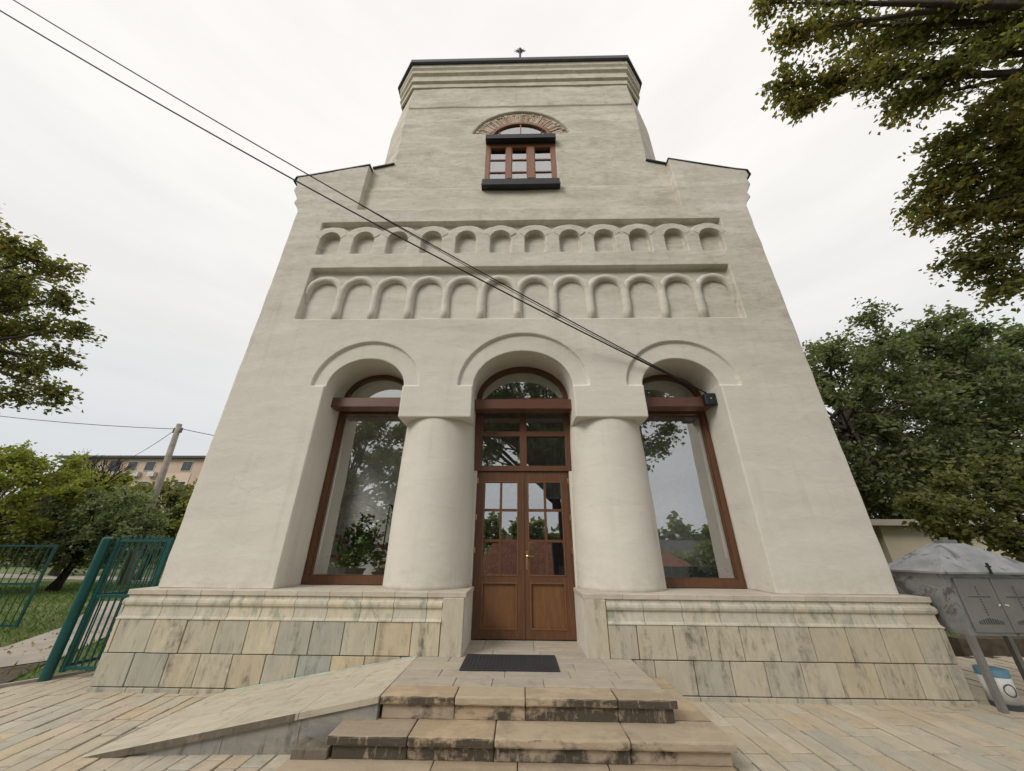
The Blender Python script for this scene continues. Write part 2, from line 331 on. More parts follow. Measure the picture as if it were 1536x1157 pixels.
def remesh(me, vox, amp=.006, freq=1.6):
    o = bpy.data.objects.new('tmp', me); COL.objects.link(o)
    md = o.modifiers.new('r', 'REMESH'); md.mode = 'VOXEL'; md.voxel_size = vox; md.use_smooth_shade = True
    dg = bpy.context.evaluated_depsgraph_get(); out = bpy.data.meshes.new_from_object(o.evaluated_get(dg)); bpy.data.objects.remove(o)
    n = len(out.vertices); c = np.empty(n*3, dtype=np.float32); out.vertices.foreach_get('co', c); c = c.reshape(-1, 3)
    nn = np.empty(n*3, dtype=np.float32); out.vertices.foreach_get('normal', nn); nn = nn.reshape(-1, 3)
    d = np.zeros(n); rg = np.random.default_rng(3)
    for k in range(14):
        w = rg.normal(size=3)*freq*(1+k*.28); w[2] *= 1.4; d += np.sin(c@w*1.6+rg.uniform(0, 6))/(1+k*.5)
    c += nn*(d*amp*.45)[:, None].astype(np.float32)
    out.vertices.foreach_set('co', c.ravel()); out.update(); return out
def ell(cx, cz, rx, rz, a0=0, a1=180, n=28): return [(cx+rx*math.cos(R(a0+(a1-a0)*i/n)), cz+rz*math.sin(R(a0+(a1-a0)*i/n))) for i in range(n+1)]

# ================================================================== THE SETTING
xs = np.concatenate([np.linspace(-400, -60, 8), np.linspace(-50, 50, 26), np.linspace(60, 400, 8)])
ys = np.concatenate([np.linspace(-400, -50, 8), np.linspace(-40, 50, 46), np.linspace(60, 400, 8)])
gv = []
for y in ys:
    for x in xs:
        z = G-.045
        if y < -6: z -= min(5, (-6-y)*.16)
        gv.append((x, y, z))
nx = len(xs); gf = [(j*nx+i, j*nx+i+1, (j+1)*nx+i+1, (j+1)*nx+i) for j in range(len(ys)-1) for i in range(nx-1)]
gm = MB(); gm.add(gv, gf); lawn = link('lawn', gm.mesh('lawn'), M['lawn'], kind='structure')

# --- paving in front of the church
pav = MB()
pav.add([(-6.0,-4.9,G-.012),(7.8,-4.9,G-.012),(7.8,1.9,G-.012),(-5.0,1.9,G-.012),(-5.45,.35,G-.012),(-5.75,-.15,G-.012),(-6.7,-1.2,G-.012)], [tuple(range(7))])
paving = link('paving', pav.mesh('paving'), M['grout'], kind='structure')
def inside_pav(x, y):
    P_ = [(-6.0,-4.9),(7.8,-4.9),(7.8,1.9),(-5.0,1.9),(-5.45,.35),(-5.75,-.15),(-6.7,-1.2)]; c = False; j = len(P_)-1
    for i in range(len(P_)):
        if (P_[i][1] > y) != (P_[j][1] > y) and x < (P_[j][0]-P_[i][0])*(y-P_[i][1])/(P_[j][1]-P_[i][1])+P_[i][0]: c = not c
        j = i
    return c
cache = {}; stones = []
def field(x0, x1, wid, lens, y0, y1, ang, ox, oy):
    x = x0
    while x < x1:
        w = wid*random.uniform(.93, 1.07); y = y0-random.uniform(0, lens[1])
        while y < y1:
            l = random.choice(lens); cx, cy = x+w/2, y+l/2; ca, sa = math.cos(ang), math.sin(ang)
            px, py = ox+(cx-ox)*ca-(cy-oy)*sa, oy+(cx-ox)*sa+(cy-oy)*ca
            stones.append((px, py, w, l, ang)); y += l
        x += w
field(-7.6, -2.5, .178, (.28, .35, .42), -3.0, 1.6, R(7), -3.0, -.9)
field(-3.0, 1.7, .165, (.34, .42, .5), -3.0, -1.0, R(0), 0, 0)
field(1.56, 7.7, .185, (.32, .40, .48), -3.0, 1.7, R(0), 1.56, 0)
keep = []
for (px, py, w, l, a) in stones:
    if not inside_pav(px, py): continue
    if abs(px) < 4.6 and py-l/2 > -.19: continue
    if -2.9 < px < 1.4 and py-l/2 > -1.45: continue
    if px < -2.86 and a == 0: continue
    if a and px > -2.74: continue
    keep.append((px, py, w, l, a))
keep.sort(key=lambda s: (s[0])**2*.15+(s[1]+2)**2 if s[1] > -2.35 else 99)
far = MB()
for i, (px, py, w, l, a) in enumerate(keep):
    z = G+random.uniform(-.005, .005)
    if i < 298:
        key = (round(w/.01), l)
        if key not in cache: cache[key] = cbox(-w/2+.0055, w/2-.0055, -l/2+.006, l/2-.006, -.03, 0, .004, .0015)
        o = link('paving_stone', cache[key], M['paver'], paving); o.location = (px, py, z)
        o.rotation_euler = (random.uniform(-.004, .004), random.uniform(-.006, .006), a)
    else:
        ca, sa = math.cos(a), math.sin(a); h = [(-w/2+.005, -l/2+.005), (w/2-.005, -l/2+.005), (w/2-.005, l/2-.005), (-w/2+.005, l/2-.005)]
        far.add([(px+u*ca-v_*sa, py+u*sa+v_*ca, zz) for zz in (z-.02, z) for u, v_ in h], [(4,5,6,7), (0,1,5,4), (1,2,6,5), (2,3,7,6), (3,0,4,7)])
part('far_paving_stones', far, 'paver', paving, kind='stuff')

# --- kerb along the paving's curved left edge, concrete path and dirt beyond
kp = [(-6.9,-1.4),(-6.2,-.62),(-5.85,-.2),(-5.62,.12),(-5.45,.4),(-5.1,1.4),(-4.95,2.2)]
kb = MB()
for i in range(len(kp)-1):
    a, b = Vector((*kp[i], 0)), Vector((*kp[i+1], 0)); d = (b-a).normalized(); n_ = Vector((-d.y, d.x, 0))*.05
    kb.add([(*(p+s*n_+Vector((0,0,z))).to_3d(),) for z in (G-.05, G+.03) for p, s in ((a,0),(b,0),(b,1),(a,1))], [(4,5,6,7),(0,1,5,4),(2,3,7,6),(1,2,6,5),(3,0,4,7)])
tag(part('paving_kerb', kb, 'concrete', None), 'low concrete kerb curving along the left edge of the stone paving', 'kerb')
path = MB(); path.add([(-9.6,.6,G-.02),(-7.2,.2,G-.02),(-6.6,1.1,G-.02),(-8.5,4.4,G-.02),(-11.2,7.2,G-.02),(-12.4,7.0,G-.02),(-9.2,3.4,G-.02),(-8.2,1.7,G-.02)], [(0,1,2,7),(7,2,3,6),(6,3,4,5)])
part('concrete_path', path, 'concrete', None, kind='structure')
dirt = MB(); dirt.add([(-11,-1.5,G-.028),(-6.9,-1.5,G-.028),(-5.9,-.1,G-.028),(-6.6,1.0,G-.028),(-9.4,.75,G-.028),(-12,.4,G-.028)], [tuple(range(6))])
part('dirt_strip', dirt, 'soil', None, kind='structure')
strip = MB(); strip.add([(-40,16.5,G-.03),(-12,13.5,G-.03),(-12,15.0,G-.03),(-40,19.5,G-.03)], [(0,1,2,3)])
part('bare_earth_strip', strip, 'concrete', None, kind='structure')

# ================================================================== THE CHURCH
church = thing('church', 'tall whitewashed church with octagonal tower, blind arcades and three arched ground floor openings', 'church', (0, .3, G))
XL, XR, DC = -3.066, 3.094, .05
def opening(cx, rx, cz, rz, x0, x1, zb):   # arch over jambs
    return [(x0, zb)] + [(x1, zb)] + ell(cx, cz, rx, rz, 0, 180)
arches = [(-2.447, .617, .505), (.05, .782, .645), (2.508, .592, .49)]   # centre, half width, rise ; springing 2.33
SP = 2.33
side = [(4.54,-.46), (4.54,6.27), (4.575,6.36), (4.69,6.54), (4.655,6.66), (4.79,6.92), (4.765,7.08), (4.83,7.2), (4.81,7.33)]
lr = [(x, z) for x, z in side]
outer = [(-x, z) for x, z in lr] + [(-3.31, 7.70), (-3.31, 6.30), (3.26, 6.29), (3.26, 7.76)] + [(x, z) for x, z in lr[::-1]]
def merge_open(rings, grow):                # one hole: two side jambs, capital blocks hanging between the arches
    (c1, w1, h1), (c2, w2, h2), (c3, w3, h3) = rings
    cb = 1.805
    h = [(XL, -.4601), (XR, -.4601), (XR, SP)]
    if grow: h += [(c3+w3, SP)]
    h += ell(c3, SP, w3, h3, 0, 180)[1:]
    if grow: h += [(1.915, SP)]
    h += [(1.915, cb), (.832, cb)]
    if grow: h += [(.832, SP)]
    h += [(c2+w2, SP)] + ell(c2, SP, w2, h2, 0, 180)[1:]
    if grow: h += [(-.732, SP)]
    h += [(-.732, cb), (-1.836, cb)]
    if grow: h += [(-1.836, SP)]
    h += [(c1+w1, SP)] + ell(c1, SP, w1, h1, 0, 180)[1:]
    if grow: h += [(XL, SP)]
    return h
def with_open(outer_, hole):                # outline that runs up round the hole (it is open at the foot)
    i0 = outer_.index((-4.54, -.46)); o = outer_[i0:]+outer_[:i0]       # starts at left foot going up
    # outer order: left foot -> up -> right -> right foot; close through the opening, right to left
    return o + [(XR, -.46)] + hole[2:] + [(XL, SP), (XL, -.46)]
inner = [(arches[0][0], arches[0][1], arches[0][2]), arches[1], arches[2]]
ringa = [(-2.437, .85, .80), (.06, 1.025, .955), (2.535, .871, .795)]
# niches
row1 = []; row2 = []
for i in range(12):
    x0 = -3.886+(3.432+3.886)*i/11; row1.append((x0, x0+.43+(-.03 if i < 11 else 0)))
N1B, N1T = 5.09, 5.66
pitch = (3.809+3.876)/12
r1holes = []
for a, b in row1: r1holes.append([(a, N1B), (b, N1B)] + ell((a+b)/2, N1T-.215, (b-a)/2, .215, 0, 180, 12))
scal = [(3.815, 5.93), (-3.94, 5.93), (-3.94, 5.70)]
cs = [(a+b)/2 for a, b in row1]
for c in cs:
    pts = ell(c, 5.62, .333, .185, 180, 0, 10); scal += [p for p in pts if -3.94 < p[0] < 3.93]
scal += [(3.93, 5.66), (3.93, 5.93)]
scal = scal[1:]
panel2 = [(-3.876, 3.60), (3.812, 3.58), (3.80, 4.745), (-3.87, 4.745)]
ts = [plate(with_open(outer, merge_open(ringa, True)), [panel2, scal]+r1holes, 0, .600),
      plate(with_open(outer, merge_open(inner, False)), [panel2, scal]+r1holes, .045, .605),
      plate(with_open(outer, merge_open(inner, False)), [], .118, .610)]
wall = link('wall', remesh(join_meshes(ts), .0125, .006), M['plaster'], church)
# rolls of the lower blind arcade
for i in range(12):
    xc = -3.876+pitch*(i+.5); w = pitch/2-.005; mb = MB()
    zc = 4.20; pts = [(xc-w, .095, 3.60)] + [(xc-w, .095, z) for z in (3.8, 4.0)] + [(xc-w*math.cos(R(a)), .095, zc+.33*math.sin(R(a))) for a in range(0, 181, 15)] + [(xc+w, .095, z) for z in (4.0, 3.8, 3.60)]
    if i == 0: pts = [(xc-w-.03, .19, 3.9), (xc-w-.015, .14, 4.08)]+pts[3:]
    if i == 11: pts = pts[:-3]+[(xc+w+.015, .14, 4.08), (xc+w+.03, .19, 3.9)]
    pts = [(x, y+random.uniform(-.004, .004), z) for x, y, z in pts]
    mb.tube(pts, [.069+random.uniform(-.005, .005) for _ in pts], 14)
    part('arcade_roll', mb, 'plaster', church, smooth=True)
# flat raised hoods of the upper blind arcade
for i, (a, b) in enumerate(row1):
    c = (a+b)/2; hw = (b-a)/2; o_ = ell(c, N1T-.215, .327, .345, 24, 156, 16); i_ = ell(c, N1T-.215, hw+.004, .219, 165, 15, 16)
    mb = MB(); y = -.006-.004*(i % 2); ring = o_+i_; n = len(o_)
    v = [(x, y, z) for x, z in ring]+[(x, .03, z) for x, z in ring]; m_ = len(ring)
    f = [(k, k+1, m_-2-k, m_-1-k) for k in range(n-1)] + [(k, k+m_, (k+1) % m_+m_, (k+1) % m_) for k in range(m_)]
    mb.add(v, f); part('arcade_hood', mb, 'plaster', church)
# side walls running back, same profile; unseen gaps added to let daylight inside
for s in (-1, 1):
    prof = [(s*x, z) for x, z in side] + [(s*4.1, 7.5), (s*4.1, -.46)]
    for pr_, ya, yb in ((prof, .58, 1.35), (prof, 2.95, 9), ([(s*4.54, -.46), (s*4.54, -.1), (s*4.1, -.1), (s*4.1, -.46)], 1.35, 2.95), ([(s*x, z) for x, z in [(4.54, 2.5)]+side[1:]] + [(s*4.1, 7.5), (s*4.1, 2.5)], 1.35, 2.95)):
        link('side_wall', plate(pr_, [], ya, yb), M['plaster_clean'], church)
part('back_wall', MB().box(-4.5, 4.5, 8.9, 9.1, G, 7.4), 'plaster_clean', church)
# central bay and tower front
F = .13
top = [(-3.38, 6.2), (-3.38, 7.85), (-2.86, 7.97), (-2.84, 10.1), (-2.767, 11.35), (2.80, 11.35), (2.88, 10.1), (2.90, 7.97), (3.38, 7.85), (3.38, 6.2)]
up_ = [(-2.855, 7.16), (-2.835, 10.1), (-2.795, 10.2), (2.83, 10.2), (2.875, 10.1), (2.895, 7.16)]
whole = [(-.755, 7.24), (.832, 7.24), (.832, 8.8)] + ell(.04, 8.75, .79, .76, 0, 180) + [(-.755, 8.8)]
bhole = ell(.045, 8.78, 1.20, 1.17, 14, 166, 40) + [(-.75, 9.06), (-.755, 7.24), (.832, 7.24), (.83, 9.02)]
tf = [plate([(-3.38, 6.2), (-3.38, 7.10), (3.38, 7.10), (3.38, 6.2)], [], F, .58),
      plate([(-3.38, 6.2), (-3.38, 7.85), (-2.86, 7.97), (-2.84, 10.1), (-2.805, 10.2), (2.83, 10.2), (2.88, 10.1), (2.90, 7.97), (3.38, 7.85), (3.38, 6.2)], [bhole], F+.03, .585),
      plate([(-2.80, 10.15), (-2.767, 11.35), (2.80, 11.35), (2.835, 10.15)], [], F+.005, .58),
      plate(top, [whole], F+.10, .59)]
link('tower_front_wall', remesh(join_meshes(tf), .02, .009, 1.3), M['tower_plaster'], church)
# tower chamfers and sides
def ring_pts(x1, y1, x2, y2, yb): return [(-x1+.035, y1), (x1, y1), (x2, y2), (x2, yb-(y2-y1)), (x1, yb), (-x1, yb), (-x2, yb-(y2-y1)), (-x2, y2)]
lv = [(7.0, ring_pts(2.895, .17, 3.42, .72, 6.9)), (9.9, ring_pts(2.87, .17, 3.40, .73, 6.9)), (10.1, ring_pts(2.86, .17, 3.38, .72, 6.9)), (11.0, ring_pts(2.80, .15, 3.20, .62, 6.8)), (11.4, ring_pts(2.79, .15, 3.19, .61, 6.8))]
tw = MB(); 
for z, rp_ in lv: tw.v += [(x, y, z) for x, y in rp_]
for k in range(len(lv)-1):
    for i in range(1, 8): tw.f.append((k*8+i, k*8+(i+1) % 8, (k+1)*8+(i+1) % 8, (k+1)*8+i))
part('tower_wall', tw, 'tower_plaster', church)
# stepped cornice and eaves
def oct_ring(o): return [(-(2.775+.414*o), .15-o), (2.79+.414*o, .15-o), (3.20+o*.92, .56-.3*o), (3.20+o*.92, 6.5), (2.79, 7.0+o), (-2.79, 7.0+o), (-(3.19+o*.92), 6.5), (-(3.19+o*.92), .56-.3*o)]
cz = [(.0, 10.98), (.045, 11.0), (.055, 11.12), (.03, 11.14), (.10, 11.19), (.105, 11.27), (.07, 11.29), (.08, 11.45), (.14, 11.5), (.15, 11.58), (.12, 11.60), (.175, 11.68), (.18, 11.80)]
cn = MB()
for o_, z in cz: cn.v += [(x, y, z) for x, y in oct_ring(o_)]
for k in range(len(cz)-1):
    for i in range(8): cn.f.append((k*8+i, k*8+(i+1) % 8, (k+1)*8+(i+1) % 8, (k+1)*8+i))
part('cornice', cn, 'cornice', church)
ev = MB(); er = [(.10, 11.80), (.25, 11.81), (.25, 11.92), (.24, 11.96)]
for o_, z in er: ev.v += [(x, y, z) for x, y in oct_ring(o_)]
for k in range(3):
    for i in range(8): ev.f.append((k*8+i, k*8+(i+1) % 8, (k+1)*8+(i+1) % 8, (k+1)*8+i))
b0 = len(ev.v); 
for s_, z in ((.70, 13.2), (.42, 15.2), (.22, 17.6)):
    ev.v += [(x*s_, 3.5+(y-3.5)*s_, z) for x, y in oct_ring(.24)]
ev.v.append((.05, 3.5, 20.75))
for k in range(3, 6):
    for i in range(8): ev.f.append((k*8+i, k*8+(i+1) % 8, (k+1)*8+(i+1) % 8, (k+1)*8+i))
for i in range(8): ev.f.append((6*8+i, 6*8+(i+1) % 8, len(ev.v)-1))
part('tower_roof', ev, 'dark_sheet', church)
fin = MB(); fin.lathe((.06, 3.5, 20.6), [(.05, 0), (.05, .5), (.09, .58), (.11, .68), (.09, .78), (.02, .85)], 10)
for k in range(10):
    a = R(36*k+9); fin.tube([(.06, 3.5, 21.28), (.06+.28*math.cos(a), 3.5, 21.28+.24*math.sin(a))], [.03, .008], 5)
part('finial', fin, 'black_metal', church)
# coping strips of dark sheet metal along the shoulders
def strip_m(pts, y0, y1, th=.026):
    mb = MB()
    for (xa, za), (xb, zb) in zip(pts[:-1], pts[1:]):
        mb.add([(x, y, z+dz) for dz in (0, th) for x, z, y in ((xa, za, y0), (xb, zb, y0), (xb, zb, y1), (xa, za, y1))], [(0,3,2,1), (4,5,6,7), (0,1,5,4), (1,2,6,5), (2,3,7,6), (3,0,4,7)])
    return mb
for s, a, b in ((-1, 3.31, 2.86), (1, 3.26, 2.87)):
    part('shoulder_coping', strip_m([(s*4.87, 7.19), (s*4.84, 7.335), (s*4.6, 7.38), (s*(a-.02), 7.71+(0.05 if s > 0 else 0))], -.016, 1.2), 'dark_sheet', church)
    part('shoulder_coping', strip_m([(s*(a-.01), 7.80), (s*(b-.03), 7.94)], .112, 1.2), 'dark_sheet', church)
part('side_roof', MB().add([(-4.9,.9,7.25),(-3.2,.9,7.7),(-3.2,9.2,7.7),(-4.9,9.2,7.25),(4.9,.9,7.25),(3.2,.9,7.7),(3.2,9.2,7.7),(4.9,9.2,7.25)], [(0,1,2,3),(5,4,7,6),(1,5,6,2)]), 'dark_sheet', church)

# brick arch over the tower window: bricks are only a few pixels, kept as one piece
br = []; 
ba = bmesh.new()
def brick_at(cx, cz_, rx, rz, ang, wid, hgt, y0, y1):
    t_ = R(ang); c = Vector((cx+rx*math.cos(t_), 0, cz_+rz*math.sin(t_))); n_ = Vector((math.cos(t_)/rx, 0, math.sin(t_)/rz)).normalized(); tt = Vector((-n_.z, 0, n_.x))
    vs = [ba.verts.new((c+tt*a*wid/2+n_*b*hgt/2+Vector((0, y, 0)))) for y in (y0, y1) for a, b in ((-1,-1),(1,-1),(1,1),(-1,1))]
    for q in ((0,1,2,3),(0,4,5,1),(1,5,6,2),(2,6,7,3),(3,7,4,0)): ba.faces.new([vs[i] for i in q])
for i in range(50):
    a = 17+146*i/49
    brick_at(.043, 8.77, .935, .885, a, .040+random.uniform(-.008, .004), .26+random.uniform(-.03, .02), F+.035+random.uniform(0, .02), .30)
for i in range(44):
    a = 14.5+151*i/43
    brick_at(.043, 8.77, 1.125, 1.085, a, .062+random.uniform(-.02, .004), .055+random.uniform(-.015, .03), F+.045+random.uniform(0, .03), .30)
me = bpy.data.meshes.new('brick_arch'); ba.to_mesh(me); ba.free()
at_ = me.attributes.new('tint', 'FLOAT', 'FACE'); vals = np.repeat(RNG.random(len(me.polygons)//5), 5); at_.data.foreach_set('value', vals.astype(np.float32))
link('brick_arch', me, M['brick'], church, kind='stuff')
mo = MB(); o_ = ell(.043, 8.77, 1.19, 1.15, 10, 170, 30); i_ = ell(.043, 8.77, .80, .755, 170, 10, 30); rr = o_+i_
mo.add([(x, F+.075, z) for x, z in rr], [(k, k+1, len(rr)-2-k, len(rr)-1-k) for k in range(30)]); part('mortar', mo, 'pale_grout', church)

# tower window
def pane(a, b, y, z0, z1, par):
    k = random.uniform(-.0012, .0012); q = random.uniform(-.0012, .0012)
    return part('pane', MB().add([(a, y+k, z0), (b, y-k, z0), (b, y-k+q, z1), (a, y+k+q, z1)], [(0,1,2,3)]), 'glass', par)
tower_window = part('tower_window', MB(), 'wood_light', church)
def frame_mesh(bars): 
    bm = MB()
    for b in bars: bm.box(*b)
    return bm.mesh('frame')
Y0 = .16
bars = [(-.755,-.675,Y0,Y0+.09,7.36,8.66), (.745,.832,Y0,Y0+.09,7.36,8.66), (-.675,.745,Y0,Y0+.09,8.52,8.66), (-.675,.745,Y0,Y0+.09,7.36,7.42),
        (-.29,-.175,Y0-.012,Y0+.09,7.42,8.52), (.19,.345,Y0-.016,Y0+.09,7.42,8.52)]
tower_window.data = frame_mesh(bars); tower_window.data.materials.append(M['wood_light'])
for (a, b) in ((-.675,-.29), (-.175,.19), (.345,.745)):
    for (z0, z1) in ((7.42,7.66), (7.69,8.09), (8.12,8.52)):
        pane(a+.022, b-.022, Y0+.04, z0, z1, tower_window)
    sash = [(a, a+.022, Y0+.01, Y0+.07, 7.42, 8.52), (b-.022, b, Y0+.01, Y0+.07, 7.42, 8.52)] + [(a+.022, b-.022, Y0+.02, Y0+.065, z, z+.03) for z in (7.66, 8.09)]
    mm = MB(); [mm.box(*q) for q in sash]; part('sash', mm, 'wood_light', tower_window)
def arch_band(cx, cz_, rx, rz, t, y0, y1, a0=0, a1=180, n=28):
    o_ = ell(cx, cz_, rx, rz, a0, a1, n); i_ = ell(cx, cz_, rx-t, rz-t, a1, a0, n); r_ = o_+i_; m_ = len(r_)
    return MB().add([(x, y0, z) for x, z in r_]+[(x, y1, z) for x, z in r_], [(k, k+1, m_-2-k, m_-1-k) for k in range(n)]+[(m_+k+1, m_+k, 2*m_-1-k, 2*m_-2-k) for k in range(n)]+[(k, k+m_, (k+1) % m_+m_, (k+1) % m_) for k in range(m_)])
fan = arch_band(.04, 8.77, .775, .735, .06, Y0, Y0+.09)
fan.box(.025, .055, Y0+.01, Y0+.07, 8.85, 9.42)
for s in (-1, 1): fan.tube([(.04+s*.33, Y0+.04, 8.85), (.04+s*.56, Y0+.04, 9.22)], .017, 4)
part('fanlight_frame', fan, 'wood_light', tower_window)
gm_ = MB(); e_ = ell(.04, 8.77, .72, .68, 0, 180, 24); gm_.add([(x, Y0+.045, z) for x, z in e_], [tuple(range(len(e_)))]); part('fanlight_pane', gm_, 'glass', tower_window)
hd = MB().box(-.775, .85, .03, .24, 8.64, 8.80); hd.box(-.77, .845, .015, .03, 8.63, 8.66); part('shutter_box', hd, 'black_metal', church)
part('window_sill', MB().box(-.80, .872, -.01, .22, 7.0, 7.05).box(-.79, .862, .0, .22, 7.05, 7.19), 'black_metal', church)
part('tower_room', MB().add([(-1.2,.62,6.9),(1.2,.62,6.9),(1.2,.62,9.6),(-1.2,.62,9.6),(-1.2,3,6.9),(1.2,3,6.9),(1.2,3,9.6),(-1.2,3,9.6)], [(4,5,6,7),(0,4,7,3),(1,2,6,5),(0,1,5,4),(3,7,6,2)]), 'dark_grey', church)

# columns
for cx in (-1.283, 1.372):
    prof = [(.585, -.47), (.583, .0), (.575, .8), (.560, 1.5), (.548, 1.86)]
    mb = MB(); n = 56; 
    zz = np.linspace(-.47, 1.86, 40); rr_ = np.interp(zz, [p[1] for p in prof], [p[0] for p in prof])
    mb.lathe((cx, .575, 0), [(r_, z) for r_, z in zip(rr_, zz)], n)
    v2 = []
    for (x, y, z) in mb.v:
        k = 1+.006*math.sin(z*3+cx*5+math.atan2(y-.575, x-cx)*2)+.004*math.sin(z*7.3+math.atan2(y-.575, x-cx)*5); v2.append((cx+(x-cx)*k, .575+(y-.575)*k, z))
    mb.v = v2; part('column', mb, 'plaster_clean', church, smooth=True)
for x0, x1 in ((-1.86, -.74), (.84, 1.94)):
    part('pier', MB().box(x0, x1, .62, 1.1, -.46, 3.4), 'plaster_clean', church)
# wall around the frames behind the arches, and the room inside, sides left open to the added gaps
part('jamb_wall', MB().box(-4.4, XL-.01, .611, .95, -.46, 3.4), 'plaster_clean', church); part('jamb_wall', MB().box(XR+.01, 4.4, .611, .95, -.46, 3.4), 'plaster_clean', church)
lint = [plate([(-4.4, 3.5), (-4.4, 2.2), (-3.09, 2.2)] + ell(-2.447, SP, .61, .50, 180, 0) + [(-.75, 2.2)] + ell(.05, SP, .785, .642, 180, 0) + [(1.90, 2.2)] + ell(2.508, SP, .6, .49, 180, 0) + [(4.4, 2.2), (4.4, 3.5)], [], .607, .95)]
link('head_wall', lint[0], M['plaster_clean'], church)
rm = MB().add([(-4.3,.96,-1.0),(4.3,.96,-1.0),(4.3,3.4,-1.0),(-4.3,3.4,-1.0),(-4.3,.96,3.5),(4.3,.96,3.5),(4.3,3.4,3.5),(-4.3,3.4,3.5)], [(0,1,2,3),(4,7,6,5),(2,6,7,3)])
room = part('room', rm, 'interior', church)
part('shelf', MB().box(-3.0, -1.6, 1.5, 1.8, .02, .08).box(-3.0, -2.94, 1.5, 1.8, -1, .02).box(-1.66, -1.6, 1.5, 1.8, -1, .02), 'white', room)
part('partition', MB().box(-1.55, -1.45, 1.4, 3.5, -1, 3.5), 'interior', room)
part('cupboard', MB().box(-.7, .9, 2.9, 3.35, -1, 1.0), 'dark_grey', room)

# beams in the three arches
for x0, x1, zz_ in ((-3.10, -1.75, 2.09), (-.745, .85, 2.055), (1.85, 3.06, 2.09)):
    o = link('lintel_beam', cbox(x0, x1, .30, .52, zz_, zz_+.165, .007), M['wood_beam'], church)

# side windows: frame > panes
def side_window(x0, x1, cx, rx, rz):
    y0, y1 = .62, .70; t = .085; f = MB()
    f.box(x0, x0+t, y0, y1, -.345, SP); f.box(x1-t, x1, y0, y1, -.345, SP); f.box(x0, x1, y0-.006, y1, -.445, -.345); f.box(x0+t, x1-t, y0+.003, y1, 2.08, 2.36)
    a = arch_band(cx, SP, rx, rz, .075, y0+.001, y1+.002); f.add(a.v, a.f)
    fr = part('window', f, 'wood', church)
    li = MB(); i = .016
    li.box(x0+t, x0+t+i, y0+.02, y0+.06, -.345, 2.08); li.box(x1-t-i, x1-t, y0+.02, y0+.06, -.345, 2.08); li.box(x0+t+i, x1-t-i, y0+.02, y0+.06, -.345, -.329)
    part('glazing_bead', li, 'wood', fr)
    pane(x0+t, x1-t, y0+.045, -.345, 2.08, fr)
    e_ = ell(cx, SP+.03, rx-.07, rz-.07, 0, 180, 20); part('arched_pane', MB().add([(x, y0+.045, z) for x, z in e_], [tuple(range(len(e_)))]), 'glass', fr)
    return fr
side_window(-3.066, -1.80, -2.447, .63, .50); side_window(1.90, 3.094, 2.508, .605, .485)

# door: frame > leaves, panes, panels, handle, hinges
yd = .63
door = link('door', plate([(-.668, -1.075), (-.636, -1.075), (-.636, 1.118), (.734, 1.118), (.734, -1.075), (.766, -1.075), (.766, 1.15), (-.668, 1.15)], [], yd+.008, yd+.1), M['wood'], church)
for x0, x1 in ((-.86, -.667), (.765, .96)): part('door_jamb', MB().box(x0, x1, .60, .9, -1.08, 1.6), 'plaster_clean', church)
for s in (-1, 1):
    def X(u): return DC-.003+s*u
    def bx(mb, u0, u1, y0, y1, z0, z1): a, b = sorted((X(u0), X(u1))); mb.box(a, b, y0, y1, z0, z1)
    lf = MB(); zt = 1.115
    bx(lf, .003, .088, yd, yd+.055, -1.06, zt); bx(lf, .582, .688, yd, yd+.055, -1.06, zt)
    for z0, z1 in ((.955, zt), (-.40, -.31), (-1.06, -.955)): bx(lf, .088, .582, yd, yd+.055, z0, z1)
    part('door_leaf', lf, 'wood', door)
    gb = MB(); bx(gb, .317, .353, yd+.004, yd+.05, -.31, .955)
    for z in (.108, .532): bx(gb, .088, .317, yd+.006, yd+.05, z, z+.036); bx(gb, .353, .582, yd+.006, yd+.05, z, z+.036)
    part('glazing_bars', gb, 'wood', door)
    for z0, z1 in ((-.31, .108), (.144, .532), (.568, .955)):
        for u0, u1 in ((.088, .317), (.353, .582)):
            a, b = sorted((X(u0), X(u1))); pane(a, b, yd+.028, z0, z1, door)
    pn = MB(); bx(pn, .13, .54, yd+.012, yd+.05, -.91, -.445)
    part('panel', MB().box(*sorted((X(.088), X(.582))), yd+.026, yd+.05, -.955, -.40), 'wood_panel', door)
    tr = MB()
    for u0, u1, z0, z1 in ((.088, .108, -.955, -.40), (.562, .582, -.955, -.40), (.108, .562, -.955, -.935), (.108, .562, -.42, -.40)): bx(tr, u0, u1, yd-.008, yd+.03, z0, z1)
    for u0, u1, z0, z1 in ((.07, .088, -.32, .97), (.582, .60, -.32, .97), (.088, .582, -.325, -.31), (.088, .582, .955, .972)): bx(tr, u0, u1, yd-.008, yd+.01, z0, z1)
    part('moulding', tr, 'wood_panel', door)
    for z in (-.93, .0, .45, .98): part('hinge', MB().tube([(X(.70), yd-.006, z-.04), (X(.70), yd-.006, z+.04)], .010, 8), 'brass', door)
part('cover_strip', MB().box(DC-.022, DC+.014, yd-.012, yd+.002, -1.06, 1.11), 'wood', door)
hm = MB().box(.083, .113, yd-.010, yd, -.245, -.005); hm.tube([(.098, yd-.005, -.07), (.098, yd-.055, -.07), (.115, yd-.06, -.07), (.20, yd-.058, -.075)], [.011, .011, .011, .009], 8)
part('handle', hm, 'brass', door)
